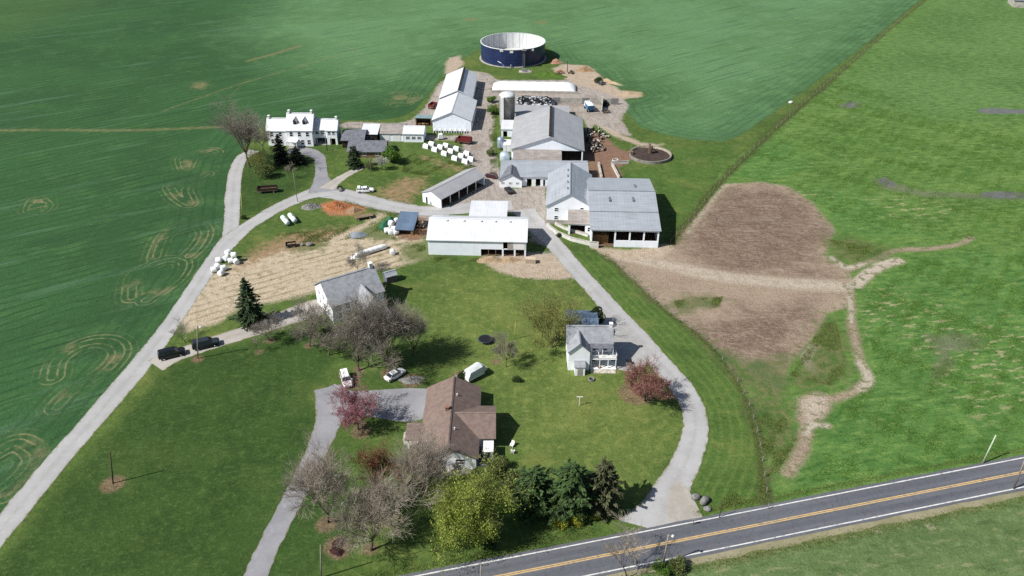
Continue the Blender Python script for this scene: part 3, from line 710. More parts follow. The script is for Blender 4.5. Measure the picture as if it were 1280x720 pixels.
bare(pC, 633, 459, 'thin leafless tree alone on the lawn right of the trampoline', (.85, .85, .95), 20)
bare(pB, 410, 653, 'leafless tan tree in a mulch ring beside the asphalt ranch drive', (1.2, 1.2, 1.32), 110)
bare(pB, 464, 688, 'leafless tan tree nearest the county road, left of the yellow-green willow', (1.28, 1.28, 1.12), 205)
bare(pB, 533, 634, 'leafless tree in front of the brown-roofed ranch house, left of the willow', (1.08, 1.08, 1.36), 100)
bare(pC, 556, 606, 'small leafless tree close to the front of the brown-roofed ranch house', (.9, .9, .85), 330)
bare(pD, 783, 722, 'leafless tree beyond the county road at the very front of the photo', (1.7, 1.7, 1.75), 60)
# budding trees
M_lf_olive = leafmat('leaves_budding_olive', ('#7d8344', '#8f8f4e', '#6b7139'))
pF = bare_meshes(31, 13, 6.2, M_tw_olive, .06, 10, .7, .22, (7, 6, 5), 1.0, M_bark2)
bud = leaf_mesh(1, pF[2], 12000, .09, .2, M_lf_olive)
tree('budding_tree', 'olive-green budding tree beside the blue-grey garage of the cottage', 'tree', G(690, 434), pF[0], (('crown', pF[1]), ('young_leaves', bud)), 'trees coming into leaf', R(20), (1.2, 1.2, 1.1))
tree('budding_tree', 'yellowish budding tree at the foot of the broad bare tree near the farmhouse', 'tree', G(327, 212), pF[0], (('crown', pF[1]), ('young_leaves', bud)), 'trees coming into leaf', R(140), (.66, .66, .66))
M_lf_orange = leafmat('leaves_orange_buds', ('#7d5238', '#8c5f3e', '#6a5038'))
pG = bare_meshes(37, 9.5, 4.2, M_tw_red, .18, 8, .7, .16, (7, 6, 5), 1.0, M_bark2)
tree('budding_tree', 'rust-orange budding tree left of the brown-roofed ranch house', 'tree', G(478, 622), pG[0], (('crown', pG[1]), ('young_leaves', leaf_mesh(2, pG[2], 8000, .085, .14, M_lf_orange))), 'trees coming into leaf', R(70), (1.05, 1.05, 1.22))
# blossom
M_lf_pink = leafmat('blossom_pink', ('#8c4458', '#a05a6c', '#743646'))
pH = bare_meshes(41, 9.2, 5.0, M_tw_grey, .12, 9, .62, .2, (7, 6, 5), .9)
tree('blossom_tree', 'pink-red blossoming tree over the asphalt drive of the ranch house', 'tree', G(448, 537), pH[0], (('crown', pH[1]), ('blossom', leaf_mesh(3, pH[2], 9500, .1, .16, M_lf_pink))), 'trees in blossom', R(200), (1.2, 1.2, .94))
M_lf_rose = leafmat('leaves_copper_red', ('#8c625a', '#9c7068', '#7a524c'))
pI = bare_meshes(43, 8.6, 5.2, M_tw_red, .1, 10, .62, .2, (7, 7, 5), 1.0)
tree('blossom_tree', 'copper-red tree beside the gravel lane at the cottage corner', 'tree', G(806, 501), pI[0], (('crown', pI[1]), ('blossom', leaf_mesh(4, pI[2], 14000, .1, .2, M_lf_rose))), 'trees in blossom', R(10))
M_lf_white = leafmat('blossom_white', ('#c9cdc4', '#dfe0da', '#a7ad9b'))
pJ = bare_meshes(47, 4.6, 2.4, M_tw_grey, .15, 7, .7, .09, (6, 6, 5), .8)
tree('blossom_tree', 'small white blossoming tree by the shrubs in front of the dark low shed', 'tree', G(478, 212), pJ[0], (('crown', pJ[1]), ('blossom', leaf_mesh(5, pJ[2], 2600, .09, .16, M_lf_white))), 'trees in blossom', R(10))
# yellow-green willow
M_lf_lime = leafmat('leaves_lime', ('#8f9f42', '#a9b455', '#728438'), .55, .35)
pK = bare_meshes(51, 14.2, 5.4, M_tw_olive, .06, 12, .8, .3, (7, 7, 5), 1.0, M_bark2)
tree('willow_tree', 'yellow-green willow in young leaf in front of the brown-roofed ranch house', 'tree', G(588, 676), pK[0], (('crown', pK[1]), ('leaves', leaf_mesh(6, pK[2], 42000, .14, .24, M_lf_lime, 1.1, .4, 3.4))), None, R(33), (1.16, 1.16, 1.0))
# conifers
M_nd_spruce = leafmat('needles_spruce', ('#33452a', '#43563a', '#263620'), .65, .12)
M_nd_blue = leafmat('needles_blue_green', ('#3a4f2a', '#4b6336', '#2a3b20'), .65, .12)
M_nd_dark = leafmat('needles_dark', ('#252f22', '#313c2a', '#1b241a'), .65, .1)
M_nd_brown = leafmat('needles_olive_brown', ('#454a30', '#5a5c40', '#343a26'), .65, .12)
c1 = conifer_meshes(1, 11.6, 3.5, M_nd_spruce, whorls=34, per=13, taper=.85)
def con(nm, lb, px, py, cm, g_=None, rz=0, s=1.0): return tree(nm, lb, 'tree', G(px, py), cm[0], (('crown', cm[1]),), g_, R(rz), s)
con('spruce_tree', 'green pyramid-shaped spruce left of the grey house drive', 315, 403, c1)
c2 = conifer_meshes(2, 8.9, 3.05, M_nd_blue, whorls=24, per=15, taper=-1, ragged=.3, sz=.42)
con('pine_tree', 'bushy blue-green pine, leftmost of the dark row near the county road', 668, 637, c2, 'row of dark pines by the county road', 20)
con('pine_tree', 'tallest blue-green pine, middle of the dark row near the county road', 713, 641, c2, 'row of dark pines by the county road', 130, (1.08, 1.08, 1.18))
c3 = conifer_meshes(3, 10.2, 2.75, M_nd_brown, whorls=24, per=13, taper=-1, ragged=.36, sz=.42)
con('pine_tree', 'brownish olive pine, rightmost of the dark row near the county road', 752, 636, c3, 'row of dark pines by the county road', 60)
c4 = conifer_meshes(4, 9.5, 2.6, M_nd_dark, whorls=28, per=13, taper=.75)
con('spruce_tree', 'dark narrow conifer right in front of the white farmhouse', 352, 203, c4)
con('spruce_tree', 'low dark conifer right of the narrow one below the farmhouse porch', 372, 204, c4, None, 90, (1.15, 1.15, .55))
c5 = conifer_meshes(6, 7, 2.5, M_nd_spruce, whorls=22, per=14, taper=.45, ragged=.2)
con('cedar_tree', 'dense green cedar on the lawn in front of the dark low shed', 444, 209, c5)
M_lf_green = leafmat('leaves_fresh_green', ('#56742f', '#6a8838', '#425f28'))
M_lf_dull = leafmat('leaves_dull_olive', ('#5d6a38', '#737a48', '#4b5730'))
M_lf_ever = leafmat('leaves_evergreen', ('#2e4020', '#3a4e29', '#232f1a'))
M_lf_yel = leafmat('leaves_forsythia', ('#9a9c34', '#adab42', '#7f8a34'))
s1 = shrub_meshes(1, 5.4, 3.4, M_lf_green, 4200, .19)
s2 = shrub_meshes(2, 4.8, 2.0, M_lf_ever, 4200, .13, 12, shell=.2)
s3 = shrub_meshes(3, 1.7, 1.5, M_lf_dull, 1500, .11)
s4 = shrub_meshes(4, 1.4, 1.8, M_lf_yel, 1700, .1)
s5 = shrub_meshes(5, 1.3, 1.2, M_lf_ever, 1300, .09)
s6 = shrub_meshes(6, 4.5, 3.0, M_lf_dull, 2600, .14)
def shr(lb, px, py, p, s=1.0, rz=0, nm='shrub', g_='shrubs about the farm'): return tree(nm, lb, 'shrub', G(px, py), p[0], (('foliage', p[1]),), g_, R(rz), s)
shr('big fresh green shrub at the right end of the dark low shed', 490, 204, s1)
shr('dull olive shrub mound under the broad bare tree by the farmhouse', 334, 222, s6, 1.2)
shr('grey-green shrub between the cedar and the white blossoming tree', 462, 212, s6, (.7, .7, .8), 90)
shr('dark rounded evergreen at the corner of the blue-grey garage', 745, 408, s2, (1.1, 1.1, 1.05))
shr('lone dark shrub casting a round shadow on the lawn below the thin bare tree', 646, 477, s5, (1.0, 1.0, .8))
shr('olive shrub close to the right front corner of the ranch house', 622, 590, s3, 1.7)
shr('olive shrub touching the left side of the dark pine row', 643, 612, s3, (2.2, 2.2, 1.8), 50)
shr('orange-tinged low shrub in front of the leftmost dark pine', 679, 640, s3, 1.3, 120)
shr('yellow forsythia at the foot of the middle dark pine', 722, 651, s4, 1.15)
shr('yellow forsythia in front of the rightmost dark pine', 740, 646, s4, 1.0, 70)
shr('yellow forsythia nearest the county road below the dark pines', 702, 657, s4, 1.0, 150)
shr('dark evergreen shrub at the foot of the willow', 610, 686, s5, 1.3)
shr('small evergreen beside the white tarped trailer behind the ranch house', 578, 475, s5, (1.0, 1.0, 1.5))
shr('fresh green shrub beside the roadside pole beyond the county road', 826, 716, s1, (.5, .5, .35))
shr('dull olive shrub beyond the county road right of the roadside pole', 847, 711, s3, 1.2)
shr('round evergreen at the left corner of the grey house', 408, 420, s5, 1.5)
shr('evergreen bush at the wall by the entry of the ranch house', 527, 562, s5, .9, 40)
shr('rounded green bush growing on the left side of the concrete silo', 616, 143, s1, (.75, .75, .6), 30)
shr('low green bush below the round concrete silo bush, by the farm track', 614, 128, s1, (.6, .6, .45), 100)
shr('tiny round bush at the lane fork below the farmhouse', 425, 237, s5, .9)
shr('dark shrub beside the leaning pole at the lane fork', 305, 274, s5, .9)
shr('dark shrub on the green ramp of the white bank barn', 699, 296, s5, .8, 30)
shr('small green shrub at the left end of the white feed bins', 613, 194, s3, 1.2)
shr('dark low shrub by the pond heap behind the white silage bunker', 748, 104, s5, 1.8)

# --- rough grass tufts and weeds: uncounted ground cover
def tufts(name, polys, n, hgt, m, seed, lines=(), clump=.5, wid=.5):
    g = np.random.default_rng(seed); pts = []
    if polys:
        ws = [w2(p) for p in polys]; ar = np.array([abs(np.sum(w[:, 0]*np.roll(w[:, 1], -1) - np.roll(w[:, 0], -1)*w[:, 1]))/2 for w in ws])
        for w, a in zip(ws, ar):
            k = int(n*a/ar.sum()); lo, hi = w.min(0), w.max(0); got = np.zeros((0, 2))
            while len(got) < k:
                c = lo + (hi-lo)*g.random((k*3, 2)); c = c[sdf_seg(w, True, c[:, 0], c[:, 1]) > .3]
                f = np.sin(c[:, 0]*.55+seed)*np.sin(c[:, 1]*.62+1.3*seed) + .6*np.sin(c[:, 0]*.19+c[:, 1]*.23) + .5*np.sin(c[:, 0]*1.5-c[:, 1]*1.1)
                got = np.vstack([got, c[f > clump*g.random(len(c))*2 - .4]])
            pts.append(got[:k])
    for ln, hw, k in lines:
        w = ln if isinstance(ln, np.ndarray) else crom(w2(ln), 8); i = g.integers(0, len(w)-1, k); f = g.random(k)[:, None]
        pts.append(w[i]*(1-f) + w[i+1]*f + g.normal(size=(k, 2))*hw)
    p = np.vstack(pts); N = len(p); V, D, Nn, L, W = [], [], [], [], []
    for q in range(3):
        d = np.stack([g.normal(size=N)*.45, g.normal(size=N)*.45, np.ones(N)], 1); d /= np.linalg.norm(d, axis=1)[:, None]
        h_ = hgt*g.uniform(.45, 1.3, N); c = np.concatenate([p + g.normal(size=(N, 2))*.12, (h_*.5)[:, None]], 1)
        V.append(c); D.append(d); L.append(h_*.55); W.append(h_*wid)
    V = np.concatenate(V); D = np.concatenate(D); L = np.concatenate(L); W = np.concatenate(W)
    a, f = quads_np(V, D, unit(g, len(V)), L, W)
    a[:, 2] = np.maximum(a[:, 2], .005)
    o = bpy.data.objects.new(name, np_mesh(name, a, f, m)); COL.objects.link(o); o['kind'] = 'stuff'
    return o
M_tuft = leafmat('pasture_tufts', ('#577834', '#64863e', '#4c692b'), .8, .25, .05)
M_tuft2 = leafmat('rough_grass', ('#66763e', '#78834a', '#566634'), .8, .25, .05)
M_tuft3 = leafmat('dry_stalks', ('#a2945f', '#8c8252', '#8a8a58'), .8, .1, .05)
tufts('pasture_tufts', [[(1095,345),(1150,322),(1300,318),(1420,400),(1420,535),(1280,564),(1160,590),(1010,603),(1032,545),(1050,505),(1088,482),(1090,440),(1075,390)]], 34000, .17, M_tuft, 1, clump=.9, wid=.26)
tufts('pasture_tufts', [[(985,215),(1100,200),(1300,215),(1300,312),(1150,292),(1060,280),(1000,240)], [(900,215),(940,175),(1050,95),(1180,150),(1300,165),(1300,215),(985,200)]], 30000, .2, M_tuft, 2, clump=.9, wid=.26)
tufts('rough_grass', [[(940,500),(985,505),(998,550),(975,590),(955,600)], [(985,470),(1025,405),(1045,400),(1062,462),(1040,484)], [(1030,298),(1115,310),(1075,330)], [(840,375),(905,370),(900,385),(845,387)], [(888,622),(950,598),(950,626),(905,637)]], 9000, .18, M_tuft2, 3,
      [([(838,304),(872,262),(905,222),(985,147),(1060,82),(1150,3)], .7, 9000), ([(757,319),(830,387),(882,427),(926,487),(945,547),(953,600),(956,622)], .35, 3000)], clump=.9, wid=.26)
def along(off, a, b, k, sp): return (np.stack([np.linspace(a, b, 40), np.polyval(slope, np.linspace(a, b, 40))], 1) + nrm*off, sp, k)
tufts('rough_grass', None, 0, .18, M_tuft2, 6, [along(HALF+1.5, -25, 14, 1300, .4), along(HALF+1.7, 31, 110, 2600, .35), along(-HALF-2.5, 10, 110, 3600, .5)], wid=.26)
tufts('yard_weeds', [[(612,110),(622,112),(622,158),(614,160)], [(610,160),(622,165),(622,225),(612,215)], [(684,250),(690,250),(688,282),(682,282)], [(340,292),(420,286),(470,275),(500,300),(440,300),(360,308)], [(505,306),(532,304),(534,318),(508,322)], [(535,320),(600,322),(600,328),(532,330)], [(510,190),(600,208),(540,222),(500,215)]], 9000, .2, M_tuft2, 5, [([(832,245),(845,290),(838,305)], 1.0, 900), ([(430,252),(480,266),(505,268)], .6, 600)], clump=.9, wid=.26)
# ------------------------------------------------------------------ buildings
M_white_w = mat('white_siding', '#e9ecef', '#e3e6ea', .8, .7, dirt='#bdbbb3', dirt_amt=.2, courses=.22, bump=.15)
M_white_m = mat('white_sheet_wall', '#e4e9ef', '#dce2e9', .7, .55, streak='Z', dirt='#c2c3c1', dirt_amt=.18, bump=.15)
M_white_trim = mat('white_trim', '#dcdcda', '#d2d2d0', 2, .6, bump=.1)
M_block = mat('white_block', '#c6c5c0', '#b7b5ae', 1.2, .9, dirt='#8b867a', dirt_amt=.5)
M_conc = mat('concrete', '#a6a29a', '#938f87', .7, .9, .15, dirt='#6f6b62', dirt_amt=.55)
M_wood = mat('weathered_wood', '#7c6a55', '#655644', 1.5, .9, .1)
M_dark = mat('dark_interior', '#2a2623', '#36302b', 1, .95, .1)
M_earthfl = mat('bedding_floor', '#6a5545', '#58483b', .8, .95, .1)
M_brick = mat('chimney_plaster', '#cfcbc4', '#bdb8af', 2, .9)
M_steel = mat('galvanised', '#9da2a6', '#8b9095', 1.5, .4, .5, .6)
M_fsteel = mat('fence_wire', '#777a7a', None, 3, .5, .4, .5)
M_black = mat('black_rubber', '#1b1b1c', '#252526', 2, .8, .2)
M_grey_asph = mat('shingle_grey', '#8e9195', '#808387', 1.1, .9, .12, dirt='#54565a', dirt_amt=.4, courses=.16, bump=.2)
M_brown_asph = mat('shingle_brown', '#76675f', '#685a54', 1.1, .9, .12, dirt='#806a60', dirt_amt=.5, courses=.16, bump=.25)
M_dkgrey_asph = mat('shingle_dark_grey', '#6e7076', '#5e6066', 1.0, .9, .12, dirt='#4c4d52', dirt_amt=.5, courses=.16, bump=.2)
M_stone = mat('pale_flagstone', '#b9b3a6', '#8f887b', 1.6, .9, dirt='#6e685d', dirt_amt=.6)
def roofm(kind, axis):
    r = 'X' if axis == 'x' else 'Y'
    return {'white': lambda: mat('white_metal_roof_'+r, '#c6c8ca', '#bdbfc2', .4, .42, .4, ribs=r, streak=r, dirt='#b2b0a8', dirt_amt=.22),
            'pale': lambda: mat('pale_metal_roof_'+r, '#a6a6a7', '#9d9d9f', .35, .45, .4, .15, ribs=r, streak=r, dirt='#8b8a88', dirt_amt=.4),
            'silver': lambda: mat('silver_metal_roof_'+r, '#a9adb2', '#a0a5aa', .35, .4, .45, .25, ribs=r, streak=r, dirt='#737474', dirt_amt=.45),
            'old': lambda: mat('aged_metal_roof_'+r, '#98938e', '#85807b', .5, .6, .3, .1, ribs=r, streak=r, dirt='#7b5f50', dirt_amt=.8),
            'blue': lambda: mat('blue_grey_metal_roof_'+r, '#66788d', '#5a6b80', .4, .4, .4, .2, ribs=r, streak=r, dirt='#4f5c6b', dirt_amt=.4)}[kind]()

def holes_to_boxes(L, h, holes):
    xs = sorted({0.0, L, *[min(max(v, 0), L) for q in holes for v in q[:2]]}); out = []
    for a, b in zip(xs, xs[1:]):
        if b - a < 1e-4: continue
        mid = (a+b)/2; zs = sorted([(q[2], q[3]) for q in holes if q[0] <= mid <= q[1]]); z = 0.0
        for z0, z1 in zs:
            if z0 > z + 1e-4: out.append((a, b, z, z0))
            z = max(z, z1)
        if z < h - 1e-4: out.append((a, b, z, h))
    return out
class House:
    """walls side by side, a roof over the profile, windows and doors as parts"""
    def __init__(s, root, w, d, axis, prof, wall, roof, over=.4, holes=None, wins=None, doors=None, skip=(), off=(0, 0, 0), th=.18, roof_th=.14, roofname='roof', gap=0, winmat=None, wall_side=None):
        s.root, s.axis, s.off = root, axis, off; s.L, s.D = (w, d) if axis == 'x' else (d, w); s.th = th
        s.wall = wall; holes = dict(holes or {}); wins = wins or {}; doors = doors or {}
        P = [(s.D*u if u <= 1.0001 and not gap else u, z) for u, z in prof]; s.P = P
        sides = {'front': ('u', 0), 'back': ('u', 1), 'left': ('l', 0), 'right': ('l', 1)} if axis == 'x' else {'left': ('u', 0), 'right': ('u', 1), 'front': ('l', 0), 'back': ('l', 1)}
        s.sides = sides; zmin = min(P[0][1], P[-1][1])
        for sd, (typ, far) in sides.items():
            if sd in skip: continue
            hl = [tuple(q) for q in holes.get(sd, [])] + [(a-ww/2, a+ww/2, z-hh/2, z+hh/2) for a, z, ww, hh in wins.get(sd, [])]
            length = s.L if typ == 'u' else s.D; h = (P[-1][1] if far else P[0][1]) if typ == 'u' else zmin
            mb = MB()
            lo, hi = (0, length) if typ == 'u' else (th, length - th)
            for a, b, z0, z1 in holes_to_boxes(length, h, hl):
                a, b = max(a, lo), min(b, hi)
                if b > a: s.slab(mb, sd, a, b, z0, z1)
            if typ == 'l':
                pts = [(max(min(u, s.D-th), th) if 0 < i < len(P)-1 else (th if i == 0 else s.D-th), z) for i, (u, z) in enumerate(P)]
                poly = [(th, zmin)] + [p for p in pts if p[1] > zmin + .001] + [(s.D-th, zmin)]
                hg = [q for q in hl if q[3] > zmin]
                l0, l1 = (0, th) if not far else (s.L-th, s.L)
                mb.prism([s.T(l0, u, z) for u, z in poly], Vector(s.T(l1, 0, 0)) - Vector(s.T(l0, 0, 0)))
            if mb.v:
                mb.build('wall', (wall_side or {}).get(sd, wall), root)
        for sd, lst in wins.items():
            for a, z, ww, hh in lst: s.window(sd, a, z, ww, hh)
        for sd, lst in doors.items():
            for q in lst: s.door(sd, *q)
        if roof:
            e = over; (u0, z0), (u1, z1) = P[0], P[1]; k = e/math.hypot(u1-u0, z1-z0)
            A0 = (u0 - (u1-u0)*k, z0 - (z1-z0)*k); (ua, za), (ub, zb) = P[-2], P[-1]; k = e/math.hypot(ub-ua, zb-za)
            B0 = (ub + (ub-ua)*k, zb + (zb-za)*k)
            line = [A0] + P[1:-1] + [B0]
            poly = [(u, z+.01) for u, z in line] + [(u, z+.01+roof_th) for u, z in line[::-1]]
            mb = MB(); mb.prism([s.T(-e, u, z) for u, z in poly], Vector(s.T(s.L+e, 0, 0)) - Vector(s.T(-e, 0, 0)))
            s.roof = mb.build(roofname, roof, root)
            top = max(line, key=lambda q: q[1])
            if len(line) == 3:
                mb = MB(); mb.prism([s.T(-e-.01, u, z) for u, z in ((top[0]-.28, top[1]+roof_th-.04), (top[0], top[1]+roof_th+.09), (top[0]+.28, top[1]+roof_th-.04))], Vector(s.T(s.L+e+.01, 0, 0)) - Vector(s.T(-e-.01, 0, 0)))
                mb.build('ridge_cap', roof, s.roof)
    def T(s, l, u, z):
        o = s.off
        return (o[0]+l, o[1]+u, o[2]+z) if s.axis == 'x' else (o[0]+u, o[1]+l, o[2]+z)
    def rng(s, sd, a, b, d0, d1):
        """box limits: a..b along the side, d0..d1 outward from its face (negative = into the wall)"""
        typ, far = s.sides[sd]; E = (s.D if typ == 'u' else s.L) if far else 0; sg = 1 if far else -1
        n0, n1 = sorted((E + sg*d0, E + sg*d1))
        return ((a, b), (n0, n1)) if typ == 'u' else ((n0, n1), (a, b))
    def slab(s, mb, sd, a, b, z0, z1, d0=None, d1=0.0):
        (l0, l1), (u0, u1) = s.rng(sd, a, b, -s.th if d0 is None else d0, d1)
        p, q = s.T(l0, u0, z0), s.T(l1, u1, z1)
        return mb.box(*p, *q)
    def window(s, sd, a, z, w, h):
        f = MB(); t = .09
        for bx in ((a-w/2-t, a+w/2+t, z+h/2, z+h/2+t), (a-w/2-t, a+w/2+t, z-h/2-t, z-h/2), (a-w/2-t, a-w/2, z-h/2, z+h/2), (a+w/2, a+w/2+t, z-h/2, z+h/2)):
            s.slab(f, sd, *bx, -.03, .05)
        s.slab(f, sd, a-w/2, a+w/2, z-.035, z+.035, -.06, .02)
        fr = f.build('window', M_white_trim, s.root)
        g = MB(); s.slab(g, sd, a-w/2, a+w/2, z-h/2, z+h/2, -.12, -.08); g.build('pane', glassmat(), fr)
    def door(s, sd, a, w, h, m, z=0.0):
        g = MB(); s.slab(g, sd, a-w/2, a+w/2, z, z+h, .004, .06); d = g.build('door', m, s.root)
        k = MB(); s.slab(k, sd, a+w*.36, a+w*.42, z+h*.45, z+h*.5, .06, .12); k.build('handle', M_steel, d)
def chimney(root, x, y, z0, z1, sx=.8, sy=.6, m=None):
    c = MB().box(x-sx/2, y-sy/2, z0, x+sx/2, y+sy/2, z1).build('chimney', m or M_brick, root)
    MB().box(x-sx/2-.08, y-sy/2-.08, z1, x+sx/2+.08, y+sy/2+.08, z1+.15).build('cap', m or M_conc, c)
def slab(root, name, m, x0, y0, z0, x1, y1, z1): return MB().box(x0, y0, z0, x1, y1, z1).build(name, m, root)
def gab(e, r, k=.5): return [(0, e), (k, r), (1, e)]
def floor(root, w, d, m=None): return slab(root, 'floor', m or M_earthfl, .2, .2, .01, w-.2, d-.2, .06)

# --- white farmhouse
t = thing('farmhouse', 'white three-part farmhouse with white metal roofs and two grey dormers', 'house', (-80.2, 248.4, 0), R(-1)); t.scale = (.945, .945, .92)
mid = dict(root=t, axis='x', wall=M_white_w)
W_ = lambda xs, zs, w=.95, h=1.5: [(x, z, w, h) for x in xs for z in zs]
House(t, 7.0, 7.0, 'x', gab(5.6, 8.9), M_white_w, roofm('white', 'x'), .35, wins={'front': W_((1.6, 4.6), (1.6, 4.2)), 'left': W_((2, 5), (1.6, 4.2))}, off=(0, .4, 0), skip=('right',))
House(t, 8.8, 9.4, 'x', gab(6.0, 10.6), M_white_w, roofm('white', 'x'), .35, wins={'front': W_((1.6, 4.4, 7.2), (4.5,), 1.0, 1.5) + W_((5.2, 7.4), (1.6,), 1.0, 1.6), 'right': W_((2, 6), (4.5,))}, off=(7.0, -.2, 0))
House(t, 4.6, 6.4, 'x', gab(5.4, 8.2), M_white_w, roofm('white', 'x'), .35, off=(15.8, 2.2, 0), skip=('left', 'right'), holes={'front': [(.3, 4.4, .0, 2.3)]}, wins={'front': W_((1.2, 3.2), (4.2,), 1.1, 1.1)})
House(t, 3.6, 6.6, 'x', gab(5.5, 8.4), M_white_w, roofm('white', 'x'), .35, off=(20.4, 1.4, 0), wins={'front': W_((1.0, 2.5), (4.3,), .9, 1.0), 'right': W_((2, 4.6), (4.3, 1.5))}, holes={'front': [(1.0, 2.9, 0, 2.4)]})
slab(t, 'porch_floor', M_conc, 15.9, 1.0, .02, 20.3, 8.0, .25)
for x in (16.6, 19.6): slab(t, 'porch_post', M_white_trim, x-.09, 2.25, .25, x+.09, 2.43, 2.4)
for x, y, z1 in ((7.5, 4.5, 11.6), (15.3, 4.5, 11.6), (.4, 3.9, 9.8), (23.6, 4.7, 9.2)): chimney(t, x, y, 7.6, z1, .6, .9, M_white_trim)
M_dorm = mat('dormer_shingle', '#85807f', '#75706f', 1.5, .85)
for x in (10.0, 13.2):
    dm = MB(); y0 = 1.3; zb = 7.25
    dm.prism([(x-.65, y0, zb), (x+.65, y0, zb), (x+.65, y0, zb+1.5), (x, y0, zb+2.4), (x-.65, y0, zb+1.5)], (0, 2.2, 0))
    o = dm.build('dormer', M_dorm, t)
    MB().prism([(x-.85, y0-.15, zb+1.36), (x, y0-.15, zb+2.5), (x+.85, y0-.15, zb+1.36), (x+.85, y0-.15, zb+1.5), (x, y0-.15, zb+2.66), (x-.85, y0-.15, zb+1.5)], (0, 2.5, 0)).build('dormer_roof', roofm('white', 'x'), o)
    MB().box(x-.4, y0-.03, zb+.3, x+.4, y0+.02, zb+1.5).build('pane', glassmat(), o)
pr = MB(); pr.box(7.3, -3.2, 2.55, 10.9, -.25, 2.72); pr.prism([(7.3, -3.2, 2.72), (10.9, -3.2, 2.72), (9.1, -1.7, 3.5)], (0, .01, 0)); pr.build('porch_roof', M_white_trim, t)
for x in (7.5, 10.7):
    for y in (-3.0, -1.4): slab(t, 'porch_post', M_white_trim, x-.1, y-.1, .2, x+.1, y+.1, 2.55)
slab(t, 'porch_floor', M_conc, 7.3, -3.3, .02, 10.9, -.25, .2)

# --- row of small sheds right of the farmhouse
t = thing('shed', 'low long shed with dark grey roof behind the cedar and shrubs', 'shed', (-52.0, 238.4, 0), R(0))
House(t, 11.5, 9.0, 'x', gab(2.2, 3.9), M_wood, M_dkgrey_asph, .5, wins={'front': W_((2, 5, 9), (1.3,), 1.0, .9)})
t = thing('shed', 'dark grey flat-roofed shed directly right of the white farmhouse', 'shed', (-55.5, 246.8, 0), R(0))
House(t, 7.0, 10.0, 'x', gab(2.6, 4.0), M_dark, M_dkgrey_asph, .4, doors={'front': [(3.4, 2.4, 2.1, M_wood)]})
t = thing('shed', 'small shed with bright white roof, nearest the farmhouse in the row', 'shed', (-49.9, 251.5, 0), R(-2))
House(t, 5.2, 8.6, 'x', gab(2.9, 4.1, .7), M_dark, roofm('white', 'x'), .3, wins={'front': W_((2.6,), (1.5,), 1.4, 1.0)})
t = thing('shed', 'shed with dull grey roof between the two white-roofed sheds', 'shed', (-44.0, 252.6, 0), R(-2))
House(t, 7.8, 9.2, 'x', gab(2.7, 4.0), M_white_m, roofm('old', 'x'), .3, doors={'front': [(2.0, 2.6, 2.2, M_white_trim), (5.6, 2.6, 2.2, M_white_trim)]})
t = thing('shed', 'white-roofed white shed at the right end of the small shed row', 'shed', (-36.0, 251.8, 0), R(-2))
House(t, 6.6, 7.0, 'x', gab(2.9, 4.3), M_white_m, roofm('white', 'x'), .3, wins={'front': W_((1.4, 3.3, 5.2), (1.5,), 1.2, .9)})
t = thing('open_shelter', 'small open shelter with teal-grey roof and clutter under it, left of the long white barn', 'shelter', (-33.6, 267.0, 0), R(-4))
House(t, 5.6, 4.4, 'x', [(0, 2.8), (1, 2.2)], M_wood, mat('teal_metal_roof', '#7d9495', '#6d8485', .5, .5, .4, ribs='X'), .3, holes={'front': [(.3, 5.3, 0, 2.5)]})
floor(t, 5.6, 4.4)
for i, (x, y, c) in enumerate(((1.2, .4, '#8a4a34'), (2.6, .3, '#9a7a58'), (3.9, .5, '#6b4a3a'))):
    b = thing('crate', ['rust-red', 'tan', 'brown'][i] + ' crate under the teal-roofed open shelter', 'crate', t.matrix_basis @ Vector((x, y, .06)), R(10*i))
    MB().box(-.5, -.4, 0, .5, .4, .8).build('box', mat('crate_paint_%d' % i, c, None, 2, .8), b)
    for z in (.1, .4, .7): MB().box(-.53, -.44, z-.05, .53, -.405, z+.05).build('slat', M_wood, b)

# --- two-part white barn beside the tank
t = thing('livestock_barn', 'white gabled barn with row of white hutches along its front wall', 'barn', (-27.2, 262.4, 0), R(-3))
House(t, 13.2, 20.5, 'y', gab(3.8, 6.6), M_white_m, roofm('white', 'y'), .35, wins={'right': W_((4, 9, 14), (1.9,), 1.4, .9)})
t = thing('livestock_barn', 'long white-roofed barn behind, narrower with dark ridge line, beside the blue tank', 'barn', (-26.5, 286.2, 0), R(-1.5))
House(t, 11.8, 28, 'y', gab(3.5, 6.3, .56), M_white_m, roofm('white', 'y'), .35, wins={'right': W_((5, 11, 17, 23), (1.8,), 1.6, .9)})
slab(t, 'ridge_vent', M_dark, 6.75, .3, 6.3, 7.45, 27.7, 6.75)

# --- open-sided shed by the yard
t = thing('open_shed', 'long pale shed with its whole right side open, beside the hutch field', 'shed', (-25.4, 206.4, 0), R(-37))
House(t, 7.0, 19.4, 'y', [(0, 3.0), (.46, 4.3), (1, 2.8)], M_white_m, roofm('pale', 'y'), .3, holes={'right': [(.3+i*3.8, 3.9+i*3.8, 0, 2.5) for i in range(5)], 'front': [(1.2, 1.9, 0, 2.0)]})
floor(t, 7.0, 19.4)
